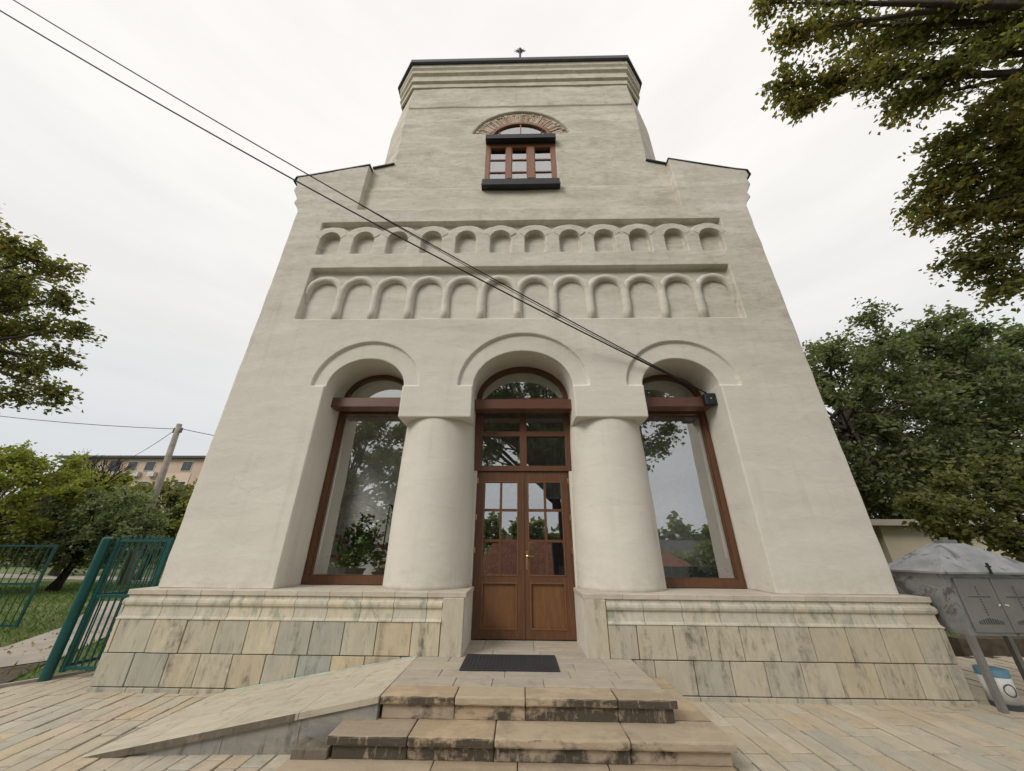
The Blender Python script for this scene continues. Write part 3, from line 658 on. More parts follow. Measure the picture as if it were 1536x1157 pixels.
# transom and fanlight above the door
tb = MB(); y0 = .595; 
for b in ((-.725, -.605, y0, y0+.10, 1.13, 2.3), (.735, .84, y0, y0+.10, 1.13, 2.3), (-.605, .735, y0+.004, y0+.10, 1.13, 1.21), (-.605, .735, y0+.004, y0+.10, 1.69, 1.77), (-.605, .735, y0+.004, y0+.1, 2.12, 2.36), (.0, .11, y0+.002, y0+.1, 1.21, 1.69), (.0, .11, y0+.002, y0+.1, 1.77, 2.12)): tb.box(*b)
a = arch_band(.05, SP, .79, .645, .085, y0+.01, y0+.11); tb.add(a.v, a.f)
transom = part('transom_window', tb, 'wood', church)
for a, b in ((-.605, .0), (.11, .735)):
    for z0, z1 in ((1.21, 1.69), (1.77, 2.12)): pane(a, b, y0+.05, z0, z1, transom)
e_ = ell(.05, SP+.03, .71, .565, 0, 180, 24); part('arched_pane', MB().add([(x, y0+.05, z) for x, z in e_], [tuple(range(len(e_)))]), 'glass', transom)

# ---------------------------------------------------------------- plinth
pl = MB().box(-4.70, -.66, -.155, .61, G, -.47).box(.755, 4.70, -.155, .61, G, -.47).box(-4.70, -3.9, .61, 9.1, G, -.47).box(3.9, 4.70, .61, 9.1, G, -.47)
plinth = part('plinth', pl, 'grout', church)
J = .0042
def row(xs_, z0, z1, m, name='cladding_stone', y=-.18, lift=.004):
    for a, b in zip(xs_[:-1], xs_[1:]):
        d = random.uniform(-lift, lift)
        link(name, cbox(a+J, b-J, y+d, y+.05, z0+J, z1-J, .004, .0012), M[m], plinth)
l1 = [-4.722,-4.673,-4.25,-3.867,-3.493,-3.136,-2.772,-2.386,-2.017,-1.641,-1.237,-.908]
l2 = [-4.726,-4.349,-3.956,-3.587,-3.219,-2.845,-2.472,-2.10,-1.73,-1.33,-.908]
q1 = [.995,1.316,1.723,2.091,2.458,2.846,3.233,3.63,4.01,4.371,4.66,4.722]
q2 = [.995,1.24,1.465,1.891,2.28,2.647,3.034,3.419,3.825,4.242,4.58,4.728]
row(l1, -1.08, -.755, 'cladding'); row(l2, -1.385, -1.08, 'cladding'); row(q1, -1.08, -.755, 'cladding_pale'); row(q2, -1.385, -1.08, 'cladding_pale')
base = [-4.735,-4.3,-4.1,-3.7,-3.2,-2.9,-2.4,-1.9,-1.4,-.95]; row(base, G-.02, -1.385, 'cladding', 'base_stone', -.188); row([-x for x in base[::-1]], G-.02, -1.385, 'cladding_pale', 'base_stone', -.188)
# pilasters and cheeks by the door
for x0, x1 in ((-.902, -.652), (.748, .99)):
    link('pilaster_stone', cbox(x0, x1, -.186, .0, -1.08, -.512, .006), M['cladding_pale'], plinth)
for x0, x1 in ((-.70, -.648), (.744, .79)):
    part('cheek', MB().box(x0, x1, -.15, .66, -1.08, -.512), 'plaster_clean', plinth)
# moulding course: profile p(z), mitred at the outer corners
mp_ = [(.05, -.513), (.157, -.513), (.158, -.540), (.168, -.546), (.183, -.563), (.188, -.588), (.182, -.612), (.166, -.628), (.160, -.634), (.160, -.650), (.163, -.69), (.168, -.725), (.186, -.745), (.188, -.755), (.05, -.755)]
def mould(a, b, m='moulding'):
    fa = (lambda y, z: -(4.54-y)) if a is None else a+.003
    fb = (lambda y, z: 4.54-y) if b is None else b-.003
    prof = [(-p-.0, z) for p, z in mp_]
    part('moulding_stone', MB().prism_x(prof, fa, fb), 'moulding', plinth, smooth=False)
mx = [None,-4.24,-3.82,-3.43,-3.04,-2.65,-2.26,-1.87,-1.48,-1.09,-.905]
for a, b in zip(mx[:-1], mx[1:]): mould(a, b)
mx = [.995,1.42,1.86,2.28,2.70,3.12,3.55,3.98,4.35,None]
for a, b in zip(mx[:-1], mx[1:]): mould(a, b)
for s in (-1, 1):
    prof = [(s*(4.54+p), z) for p, z in mp_]
    link('side_moulding', plate(prof, [], -.03, 9), M['moulding'], plinth)
    link('side_cladding', plate([(s*4.6, G), (s*4.72, G), (s*4.72, -.757), (s*4.6, -.757)], [], -.13, 9), M['cladding'], plinth)
# cap slabs, continuing inwards as window sills
cx_ = [-4.718,-4.24,-3.82,-3.43,-3.04,-2.65,-2.26,-1.87,-1.48,-1.09,-.633]
for a, b in zip(cx_[:-1], cx_[1:]): link('cap_slab', cbox(a+.001, b-.001, -.176, .625, -.511, -.456+random.uniform(0, .002), .005), M['cap'], plinth)
cx_ = [.733,1.2,1.62,2.06,2.48,2.9,3.3,3.75,4.2,4.718]
for a, b in zip(cx_[:-1], cx_[1:]): link('cap_slab', cbox(a+.001, b-.001, -.176, .625, -.511, -.456+random.uniform(0, .002), .005), M['cap'], plinth)

# ================================================================== STEPS
steps = thing('stone_steps', 'worn sandstone steps with dark lichen leading up to the church door', 'steps', (0, -1.0, G))
part('core', MB().box(-1.10, 1.19, -1.27, .75, G, -1.10).box(-1.34, 1.48, -1.55, -.19, G, -1.255).box(-1.66, 1.52, -2.2, -1.4, G-.03, G+.03), 'grout', steps)
def blk(name, x0, x1, y0, y1, z0, z1, m, b=.006, jit=.0025):
    me = worn(x0+.002, x1-.002, y0+.002, y1-.002, z0, z1, .012 if name == 'nosing_slab' else .008, .011 if name == 'nosing_slab' else .007) if name in ('nosing_slab', 'riser_block', 'bottom_slab', 'corner_block', 'side_tread') else cbox(x0+.002, x1-.002, y0+.002, y1-.002, z0, z1, b, jit)
    return link(name, me, M[m], steps)
nj = [-1.14, -.53, .04, .78, 1.255]
for a, b in zip(nj[:-1], nj[1:]):
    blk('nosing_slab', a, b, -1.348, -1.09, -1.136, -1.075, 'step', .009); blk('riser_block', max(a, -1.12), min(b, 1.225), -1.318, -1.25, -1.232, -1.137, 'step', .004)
rows = [(-1.09, -.86), (-.86, -.62), (-.62, -.36), (-.36, -.12), (-.12, .14), (.14, .66)]
for k, (a, b) in enumerate(rows):
    xa, xb = (-1.14, 1.22) if b <= -.12 else (-.655, .752); 
    if k == 4: xa, xb = -.655, .752
    x = xa; first = True
    while x < xb-.05:
        w = random.choice((.34, .46, .55, .62))*(0.6 if first and k % 2 else 1); x2 = xb if xb-(x+w) < .18 else x+w; blk('porch_slab', x, x2, a, b, -1.13, -1.075+random.uniform(-.002, .002), 'porch', .0035, .001); x = x2; first = False
blk('porch_side', 1.17, 1.215, -1.09, -.19, -1.25, -1.131, 'step', .003)
for a, b in ((-1.41, -.82), (-.82, -.19), (-.19, .79), (.79, 1.54)):
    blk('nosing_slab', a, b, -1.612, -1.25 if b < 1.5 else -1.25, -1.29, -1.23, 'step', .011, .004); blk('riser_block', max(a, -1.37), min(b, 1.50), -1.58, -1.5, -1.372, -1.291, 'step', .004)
for a, b in ((-1.245, -.85), (-.85, -.5), (-.5, -.19)): blk('side_tread', 1.21, 1.54, a, b, -1.29, -1.231, 'step', .008)
blk('side_riser', 1.44, 1.50, -1.5, -.19, G, -1.291, 'step', .003)
for a, b in ((-1.68, -.62), (-.62, -.02), (-.02, .62), (.62, 1.50)): blk('bottom_slab', a, b, -2.25, -1.5, G-.02, -1.371, 'step', .008, .003)
blk('corner_block', -1.66, -1.39, -1.60, -1.40, G-.01, -1.31, 'dark_edge', .01, .006)

# ================================================================== RAMP
rampt = thing('stone_ramp', 'long low sandstone ramp sloping up along the plinth to the left side of the porch', 'ramp', (-2.2, -.8, G))
def rz(x): return -1.075-(-1.14-x)*.1625
def fy(x): return -1.36-(-1.14-x)*.06
mb = MB(); x0, x1 = -3.33, -1.142
mb.add([(x1, fy(x1)+.05, G), (x0, fy(x0)+.05, G), (x0, -.19, G), (x1, -.19, G), (x1, fy(x1)+.05, rz(x1)-.05), (x0, fy(x0)+.05, G), (x0, -.19, G), (x1, -.19, rz(x1)-.05)], [(0,4,5,1), (4,7,6,5), (3,2,6,7), (0,3,7,4)])
part('core', mb, 'pale_grout', rampt)
def ramp_slab(xa, xb, ya, yb, th=.048, m='ramp', name='ramp_slab', dz=0):
    fn = lambda x, y: y if y > -1.3 else fy(x)
    bm = bmesh.new(); vs = []
    for zt in (0, 1):
        for x, y in ((xa+.0015, ya), (xb-.0015, ya), (xb-.0015, yb), (xa+.0015, yb)):
            zz = rz(x)+dz-(th if zt == 0 else 0); vs.append(bm.verts.new((x, fn(x, y)+(.0015 if y == ya else -.0015), zz)))
    for q in ((0,3,2,1), (4,5,6,7), (0,1,5,4), (1,2,6,5), (2,3,7,6), (3,0,4,7)): bm.faces.new([vs[i] for i in q])
    bmesh.ops.bevel(bm, geom=bm.edges[:], offset=.003, segments=1, affect='EDGES'); me = bpy.data.meshes.new(name); bm.to_mesh(me); bm.free(); return link(name, me, M[m], rampt)
for k, (ya, yb) in enumerate(((-1.36, -.98), (-.98, -.58), (-.58, -.19))):
    xs_ = [-1.142, -1.75, -2.35, -2.9, -3.30] if k % 2 == 0 else [-1.142, -1.5, -2.08, -2.66, -3.30]
    for a, b in zip(xs_[1:], xs_[:-1]): ramp_slab(a, b, ya, yb)
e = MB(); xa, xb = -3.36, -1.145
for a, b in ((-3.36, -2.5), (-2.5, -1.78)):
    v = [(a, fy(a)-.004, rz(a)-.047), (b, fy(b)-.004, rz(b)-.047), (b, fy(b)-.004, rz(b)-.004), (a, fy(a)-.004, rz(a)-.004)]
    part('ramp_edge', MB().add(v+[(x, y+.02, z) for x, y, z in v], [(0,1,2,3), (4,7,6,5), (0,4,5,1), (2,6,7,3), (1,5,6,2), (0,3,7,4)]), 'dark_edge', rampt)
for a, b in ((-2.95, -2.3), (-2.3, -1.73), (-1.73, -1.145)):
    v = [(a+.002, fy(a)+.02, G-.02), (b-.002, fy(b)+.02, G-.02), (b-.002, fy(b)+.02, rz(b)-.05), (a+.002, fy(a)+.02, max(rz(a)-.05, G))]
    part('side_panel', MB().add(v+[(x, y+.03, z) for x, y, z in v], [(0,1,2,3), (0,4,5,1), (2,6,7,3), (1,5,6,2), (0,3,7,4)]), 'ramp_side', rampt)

bd = MB()
for k in range(12):
    a, b = -3.2+k*.172, -3.2+(k+1)*.172; wa, wb = .008+.007*math.sin(k*2.1), .008+.007*math.sin(k*2.1+2.1)
    bd.add([(a, -.196-wa, rz(a)+.001), (b, -.196-wb, rz(b)+.001), (b, -.186, rz(b)+.012), (a, -.186, rz(a)+.012)], [(0,1,2,3)])
part('mortar_bead', bd, 'patina', rampt)
# doormat
dm = thing('doormat', 'dark grey rubber doormat lying on the porch slabs before the door', 'doormat', (.04, -.4, -1.075))
link('mat', cbox(-.60, .39, -.68, -.11, -1.074, -1.060, .005), M['rubber'], dm)
rb = MB()
for i in range(24): rb.box(-.57+i*.0395, -.55+i*.0395, -.65, -.14, -1.0605, -1.057)
part('ribs', rb, 'rubber', dm)

# ================================================================== JUNCTION BOX, CABLES
jb = thing('junction_box', 'small black square junction box on the end of the right beam', 'junction box', (3.02, .27, 2.2))
link('housing', cbox(2.915, 3.085, .19, .298, 2.085, 2.275, .008), M['black_metal'], jb); part('screw', MB().tube([(3.0, .19, 2.185), (3.0, .184, 2.185)], .010, 8), 'white', jb)
def cable(a, b, r_, sag, label, tmax=1.7, n=60, drop=0.0):
    a, b = Vector(a), Vector(b); pts = []
    for i in range(n+1):
        t_ = tmax*i/n; p = a.lerp(b, t_); p.z -= sag*4*t_*(1-t_)+drop*t_*(tmax-t_)*4; pts.append(p)
    o = part('overhead_cable', MB().tube(pts, r_, 6), 'cable', None); tag(o, label, 'cable'); return o
JA = (2.95, .2, 2.28)
cable(JA, (-7.845, -2.68, 7.353), .011, .20, 'lower thick black cable running from the junction box to the upper left')
cable(JA, (-7.682, -2.732, 7.539), .009, .15, 'upper black cable running from the junction box to the upper left')
cable(JA, (-7.682, -2.732, 7.539), .005, .15, 'thin short cable hanging just below the upper black cable', .53, 40, .16)

# ================================================================== GREEN GATE, GREEN FENCE PANEL
gp = tag(part('gate_post', MB().tube([(-5.60, .14, G-.1), (-5.60, .14, .10)], .055, 20).lathe((-5.60, .14, .10), [(.055, 0), (.055, .008), (.03, .025), (.004, .03)], 20), 'green_paint', None, smooth=False), 'round green steel gate post standing at the kerb left of the church', 'post')
def gate_leaf(label, p0, p1, zb, zt, nb, midz, spikes=.06, group=None, post_w=.022):
    t = thing('gate_leaf', label, 'gate', (p0[0], p0[1], G), group)
    p0, p1 = Vector((*p0, 0)), Vector((*p1, 0)); d = (p1-p0).normalized(); n_ = Vector((-d.y, d.x, 0))
    def bar(name, a, b, z0, z1, w, dp):
        q = [a-n_*dp, b-n_*dp, b+n_*dp, a+n_*dp]; m_ = MB(); m_.add([(p.x, p.y, z) for z in (z0, z1) for p in q], [(0,3,2,1), (4,5,6,7), (0,1,5,4), (1,2,6,5), (2,3,7,6), (3,0,4,7)]); return part(name, m_, 'green_paint', t)
    for a in (p0, p1-d*2*post_w): bar('stile', a, a+d*2*post_w, zb-.02, zt+.02, 0, .022)
    for z in (zb, midz, zt-.03): bar('rail', p0+d*2*post_w, p1-d*2*post_w, z, z+.035, 0, .016)
    for i in range(nb):
        c = p0.lerp(p1, (i+1)/(nb+1)); m_ = MB(); m_.tube([(c.x, c.y, zb-.01), (c.x, c.y, zt+spikes-.02), (c.x, c.y, zt+spikes)], [.0085, .0085, .002], 6); part('bar', m_, 'green_paint', t)
    for z in (zb+.22, zt-.12): part('hinge', MB().tube([(p0.x-.0*d.x, p0.y, z-.03), (p0.x, p0.y, z+.03)], .018, 8), 'green_paint', t)
    return t
gate_leaf('green barred gate leaf between the round post and the church wall, facing the camera', (-5.52, .20), (-4.80, .26), -1.34, .10, 9, -.59)
gate_leaf('green barred gate leaf folded back from the round post, running away behind the front one', (-5.60, .30), (-5.45, 1.45), -1.34, .10, 12, -.59)
gate_leaf('green barred fence panel standing alone on the lawn at the left edge', (-9.78, 3.04), (-12.3, 2.75), -1.41, .03, 17, -.70, .04, None, .018)

# ================================================================== FOLIAGE
def leaf_mesh(P, size, tint, droop=.3, aspect=.62, fold=.12):
    n = len(P); P = np.asarray(P, dtype=np.float64)
    d = RNG.normal(size=(n, 3)); d[:, 2] = d[:, 2]*.55-droop; d /= np.linalg.norm(d, axis=1)[:, None]
    r_ = RNG.normal(size=(n, 3)); s_ = np.cross(d, r_); s_ /= np.linalg.norm(s_, axis=1)[:, None]; nn = np.cross(d, s_)
    L_ = (size*RNG.uniform(.65, 1.25, n))[:, None]; Wd = L_*aspect*.5
    V = np.empty((n, 4, 3)); V[:, 0] = P; V[:, 1] = P+d*L_*.42+s_*Wd+nn*L_*fold; V[:, 2] = P+d*L_; V[:, 3] = P+d*L_*.42-s_*Wd+nn*L_*fold
    F = np.arange(n)[:, None]*4+np.array([[0, 1, 2, 0, 2, 3]])
    me = bpy.data.meshes.new('leaves'); me.vertices.add(n*4); me.vertices.foreach_set('co', V.ravel().astype(np.float32))
    me.loops.add(n*6); me.loops.foreach_set('vertex_index', F.ravel().astype(np.int32))
    me.polygons.add(n*2); me.polygons.foreach_set('loop_start', (np.arange(n*2)*3).astype(np.int32)); me.polygons.foreach_set('loop_total', np.full(n*2, 3, dtype=np.int32)); me.update()
    a = me.attributes.new('tint', 'FLOAT', 'FACE'); a.data.foreach_set('value', np.repeat(np.clip(tint, 0, 1), 2).astype(np.float32)); return me
def grow(clumps, base, top, trunk_r, mb, mt, twigs, leaves, bend=.25, flat=.8, twr=.009, gnarl=.3):
    """trunk, limbs to every clump, twigs in it; returns leaf positions and tints"""
    base, top = Vector(base), Vector(top); P, T = [], []
    tp = [base.lerp(top, k/5)+Vector((random.uniform(-1, 1), random.uniform(-1, 1), 0))*gnarl*trunk_r*(0 if k in (0, 5) else 1) for k in range(6)]
    mb.tube(tp, [trunk_r*(1.35 if k == 0 else 1-.11*k) for k in range(6)], 10)
    for (cx, cy, cz_, r_) in clumps:
        c = Vector((cx, cy, cz_)); s = base.lerp(top, random.uniform(.6, 1)); mid = s.lerp(c, .5)+Vector((random.uniform(-1, 1), random.uniform(-1, 1), random.uniform(.1, 1)))*bend*(c-s).length*.4
        pts = [s*(1-u)**2+mid*2*u*(1-u)+c*u*u for u in (0, .2, .4, .6, .8, 1)]
        rr = trunk_r*.38; mb.tube(pts, [rr, rr*.8, rr*.6, rr*.42, rr*.28, twr], 6)
        out = (c-(s.lerp(c, .3))).normalized(); ct = random.uniform(-.16, .16)
        for k in range(twigs):
            v = Vector(RNG.normal(size=3)); v.normalize(); v = (v+out*.35); v.z *= flat; v = v.normalized()*r_*random.uniform(.35, 1.15)
            e0 = pts[4].lerp(c, random.random()) if random.random() < .6 else c; e = c+v; m_ = e0.lerp(e, .5)+Vector((0, 0, .12*r_)); e.z -= .10*r_
            tw = [e0*(1-u)**2+m_*2*u*(1-u)+e*u*u for u in (0, .33, .66, 1)]
            mt.tube(tw, [twr, twr*.8, twr*.5, twr*.25], 3, False)
            nl = leaves; u = np.clip(RNG.beta(2.2, 1.1, nl), 0, 1)
            A, B, C_ = np.array(e0), np.array(m_), np.array(e)
            p = A*((1-u)**2)[:, None]+B*(2*u*(1-u))[:, None]+C_*(u*u)[:, None]+RNG.normal(size=(nl, 3))*r_*.11
            P.append(p); T.append(.42+ct+RNG.normal(size=nl)*.2+random.uniform(-.12, .12))
    return np.concatenate(P), np.concatenate(T)
def tree(name, label, cat, base, top, clumps, tr, leafm_, size, twigs, leaves, bark='bark', group=None, **kw):
    t = thing(name, label, cat, base, group); tb_, tt = MB(), MB()
    P, T = grow(clumps, base, top, tr, tb_, tt, twigs, leaves, **kw)
    part('trunk', tb_, bark, t, smooth=True); part('twigs', tt, bark, t, kind='stuff')
    link('crown', leaf_mesh(P, size, T), M[leafm_], t); return t
def ball(cx, cy, cz_, rx, ry, rz_, n, r_):
    o = []
    for i in range(n):
        z = 1-2*(i+.5)/n; a = i*2.399963; q = math.sqrt(max(0, 1-z*z)); k = random.uniform(.62, 1.0); o.append((cx+rx*q*math.cos(a)*k, cy+ry*q*math.sin(a)*k, cz_+rz_*z*k, r_*random.uniform(.8, 1.25)))
    return o
# overhanging linden, upper right
UR = [[3.2,-2.86,6.43],[3.44,-2.75,5.91],[3.46,-2.41,5.51],[3.67,-2.25,5.29],[3.99,-2.75,6.06],[4.02,-2.54,5.44],[4.65,-2.55,6.03],[4.54,-2.53,5.3],[4.81,-2.45,5.01],[4.92,-2.74,5.89],[5.13,-2.95,5.79],[5.1,-2.66,5.12],[5.5,-2.85,5.4],[5.62,-2.53,4.81],[6.01,-2.26,4.51],[5.39,-2.22,4.59],[5.26,-2.06,4.46],[5.31,-1.82,4.23],[5.31,-1.7,3.96],[5.7,-1.89,4.32],[5.67,-1.69,3.84],[6.09,-1.79,4.07],[6.24,-1.73,3.78],[5.75,-1.44,3.47],[5.97,-1.49,3.36],[6.08,-1.38,3.03],[6.27,-1.96,4.33]]
cl = [(x, y, z, .27 if i < 4 else .36) for i, (x, y, z) in enumerate(UR)] + [(x*1.16+.3, y*1.1-.2, z*1.12+.3, .5) for x, y, z in UR[4:]]
tree('linden_tree', 'big green and rust linden branches hanging into the upper right corner', 'tree', (10.5, -3.6, G), (9.6, -3.4, 6.0), cl, .30, 'leaf_linden', .070, 30, 24, bend=.2, twr=.005)
# left linden
LT = [[-8.91,-.6,4.73],[-8.78,-.32,4.7],[-8.59,-.03,4.74],[-9.34,.05,4.41],[-8.74,.19,4.2],[-8.5,.51,3.75],[-9.29,.57,3.87],[-9.88,.66,3.78],[-8.78,.77,3.24],[-9.38,.92,3.04],[-9.51,.92,2.61],[-8.86,.96,2.63],[-9.91,.25,4.27],[-10.18,.15,3.73],[-10.23,.58,2.87],[-10.02,-.27,4.6]]
cl = [(x, y, z, .42) for x, y, z in LT] + [(x-1.1, y+.2, z+.1, .5) for x, y, z in LT[::2]] + ball(-13, .3, 4.6, 2.2, 2.2, 2.2, 12, .7)
tree('linden_tree', 'green linden crown with an orange patch reaching in at the left edge above the lawn', 'tree', (-13.2, .2, G), (-12.8, .3, 4.0), cl, .26, 'leaf_linden', .088, 24, 17, twr=.007)
# trees behind the church on the right
for lab, b, h, cl, lm, sz, tw, lv_ in (
  ('dense dark green tree rising beside the church wall on the right', (11.6, 7.2), 5.0, ball(11.5, 7.2, 3.9, 2.6, 2.3, 3.8, 50, .80), 'leaf_dark', .16, 28, 17),
  ('tall dark tree with an upright tip in the middle of the right tree row', (15.8, 7.6), 6.5, ball(15.6, 7.5, 5.0, 2.4, 2.3, 4.4, 54, .80), 'leaf_dark', .17, 28, 17),
  ('broad dark tree at the right edge behind the outbuilding', (20.2, 8.8), 6.0, ball(20.3, 8.6, 4.7, 3.0, 2.6, 4.5, 58, .9), 'leaf_dark', .19, 28, 17),
  ('low bushy tree with dark leaves behind the cream outbuilding', (13.2, 9.8), 3.0, ball(13.6, 9.6, 1.8, 3.4, 1.6, 2.8, 40, .8), 'leaf_dark', .17, 22, 14)):
    tree('broadleaf_tree', lab, 'tree', (*b, G), (*b, h), cl, .2, lm, sz, tw, lv_, group=None)
tree('shrub_tree', 'low leafy branches spreading over the outbuilding and the metal candle box', 'tree', (10.9, 3.2, G), (10.5, 3.2, .5), [(8.35,3,.95,.38),(8.6,3.1,.62,.36),(9.2,3.0,.85,.5),(9.7,3,.55,.5),(10.3,3,1.0,.55),(10.0,3,.2,.5),(10.9,3,.6,.6),(9.6,3.4,1.4,.5),(10.6,3.2,1.7,.6),(11.6,3,1.2,.7),(11.4,2.8,.2,.6),(9.1,3.2,.35,.36)], .12, 'leaf_olive', .11, 34, 16, 'dark_bark')
# orchard on the left
for nm, lab, b, h, cl, lm, sz, tw, lv_, bk in (
  ('fruit_tree', 'bright yellow-green leafy tree at the left edge below the linden', (-19.2, 7.8), 1.2, ball(-19.2, 7.8, 1.5, 2.9, 2.0, 2.2, 50, .62), 'leaf_yellow', .14, 26, 17, 'bark'),
  ('fruit_tree', 'grey-green fruit tree with a short leaning trunk in the middle of the lawn', (-16.9, 9.4), 0.2, ball(-16.3, 9.4, .75, 2.3, 1.6, 1.35, 44, .5), 'leaf_grey', .13, 24, 14, 'dark_bark'),
  ('fruit_tree', 'dark fruit tree leaning behind the lone green fence panel', (-19.6, 6.4), -.2, ball(-19.6, 6.2, .1, 1.9, 1.2, .9, 18, .5), 'leaf_olive', .13, 22, 13, 'dark_bark'),
  ('fruit_tree', 'olive green bushy tree standing in front of the wooden pole', (-19.0, 14.6), .5, ball(-19.4, 14.6, 1.5, 2.2, 1.5, 1.9, 30, .65), 'leaf_olive', .19, 22, 13, 'bark'),
  ('fruit_tree', 'round yellowish bush tree between the wooden pole and the church', (-16.9, 15.2), .5, ball(-16.7, 15.2, 1.2, 2.0, 1.5, 2.2, 30, .65), 'leaf_yellow', .19, 22, 13, 'bark'),
  ('fruit_tree', 'loose green tree below the apartment block behind the bare tree', (-26.2, 17), 1.5, ball(-26.4, 17, 1.9, 3.6, 2.0, 2.4, 46, .8), 'leaf_yellow', .24, 22, 13, 'bark')):
    tree(nm, lab, 'tree', (*b, G), (b[0]+.5, b[1], h), cl, .16, lm, sz, tw, lv_, bk, group=None)
# bare tree
bt = thing('bare_tree', 'leafless grey tree standing before the peach apartment block', 'tree', (-24.8, 16, G)); tb_ = MB()
def rec(p, d, l, r_, n):
    e = p+d*l; tb_.tube([p, p.lerp(e, .5)+Vector((random.uniform(-1, 1), random.uniform(-1, 1), 0))*l*.05, e], [r_, r_*.85, r_*.65], 4, False)
    if n == 0: return
    for _ in range(3 if n > 1 else 4):
        v = (d+Vector((random.uniform(-1, 1), random.uniform(-.7, .7), random.uniform(-.15, .6)))*.75).normalized(); rec(e.lerp(p, random.uniform(0, .3)), v, l*random.uniform(.55, .8), r_*.6, n-1)
rec(Vector((-24.8, 16, G)), Vector((.03, 0, 1)), 2.95, .12, 5); part('trunk', tb_, 'dark_bark', bt)
# distant hedge belt
def belt(name, label, pts, h, n, lm, size):
    P = []
    for (x0, y0), (x1, y1) in zip(pts[:-1], pts[1:]):
        k = int(n/(len(pts)-1)); u = RNG.random(k); x = x0+(x1-x0)*u; y = y0+(y1-y0)*u+RNG.normal(size=k)*.8
        prof = h*(.65+.22*np.sin(x*.8)+.13*np.sin(x*2.3+1)); P.append(np.stack([x, y, G+prof*RNG.random(k)**.6], 1))
    P = np.concatenate(P); return link(name, leaf_mesh(P, size, RNG.random(len(P))), M[lm], None, kind='stuff', label=label)
belt('hedge', 'distant green hedge and bushes beyond the lawn', [(-62, 26), (-40, 27), (-22, 24), (-14, 24)], 3.6, 16000, 'leaf_grey', .38)
belt('hedge', 'dark undergrowth beneath the trees on the right', [(8.6, 10.5), (14, 11), (26, 11.5)], 3.2, 12000, 'leaf_dark', .26)
belt('shrubbery', 'low shrubs at the right beyond the candle box', [(9.6, 4.6), (14, 4.4), (18, 4.8)], .9, 2500, 'leaf_olive', .16)
# grass blades
n = 60000; gx = RNG.uniform(-22, -5.2, n); gy = RNG.uniform(-1.4, 13, n)
def inpoly(px, py, poly):
    c = np.zeros(len(px), dtype=bool); j = len(poly)-1
    for i in range(len(poly)):
        (xi, yi), (xj, yj) = poly[i], poly[j]
        c ^= ((yi > py) != (yj > py)) & (px < (xj-xi)*(py-yi)/(yj-yi+1e-9)+xi); j = i
    return c
ok = ~inpoly(gx, gy, [(-9.6,.6),(-7.2,.2),(-6.6,1.1),(-8.5,4.4),(-11.2,7.2),(-12.4,7.0),(-9.2,3.4),(-8.2,1.7)]) & ~((gx > -6.1+.25*gy) ) & ~(inpoly(gx, gy, [(-11,-1.5),(-6.9,-1.5),(-5.9,-.1),(-6.6,1.0),(-9.4,.75),(-12,.4)]) & (RNG.random(n) < .9))
gx, gy = gx[ok], gy[ok]; P = np.stack([gx, gy, np.full(len(gx), G-.04)], 1)
gr = leaf_mesh(P, .10, RNG.random(len(P)), -1.3, .18, 0); link('grass', gr, M['grass_blade'], None, kind='stuff')
n = 5000; gx = RNG.uniform(7.9, 16, n); gy = RNG.uniform(-1, 5, n); link('grass', leaf_mesh(np.stack([gx, gy, np.full(n, G-.04)], 1), .10, RNG.random(n), -1.3, .18, 0), M['grass_blade'], None, kind='stuff')
n = 500; gx = RNG.uniform(-12, -6.2, n); gy = .3+RNG.normal(size=n)*.35; link('fallen_leaves', leaf_mesh(np.stack([gx, gy+RNG.uniform(-1, 3, n), np.full(n, G-.012)], 1), .045, RNG.uniform(.6, 1, n), 0, .8, .02), M['leaf_linden'], None, kind='stuff')

# ================================================================== WOODEN POLE AND LINES
up_ = thing('utility_pole', 'weathered wooden utility pole beyond the green gate', 'utility pole', (-17.0, 12, G))
part('pole', MB().tube([(-16.98, 12, G-.2), (-17.2, 12, 2.5), (-17.44, 12, 5.75)], [.17, .15, .115], 12), 'pole', up_, smooth=True)
part('insulator', MB().tube([(-17.62, 12, 5.35), (-17.2, 12, 5.35)], .03, 6).tube([(-17.6, 12, 5.3), (-17.6, 12, 5.55)], .045, 8).tube([(-17.22, 12, 5.3), (-17.22, 12, 5.55)], .045, 8), 'dark_grey', up_)
for a, b, sg, lab in (((-17.6,12,5.5), (-34,11,7.0), .3, 'thin line running left from the wooden pole top across the sky'), ((-17.6,12,5.4), (-26,17,4.6), .25, 'thin line sloping down left from the wooden pole to the bare tree'), ((-17.2,12,5.5), (-12,17,5.6), .15, 'thin line running right from the wooden pole behind the church')):
    pts = [Vector(a).lerp(Vector(b), t_/16)-Vector((0, 0, sg*4*(t_/16)*(1-t_/16))) for t_ in range(17)]
    tag(part('power_line', MB().tube(pts, .016, 4), 'cable', None), lab, 'power line')

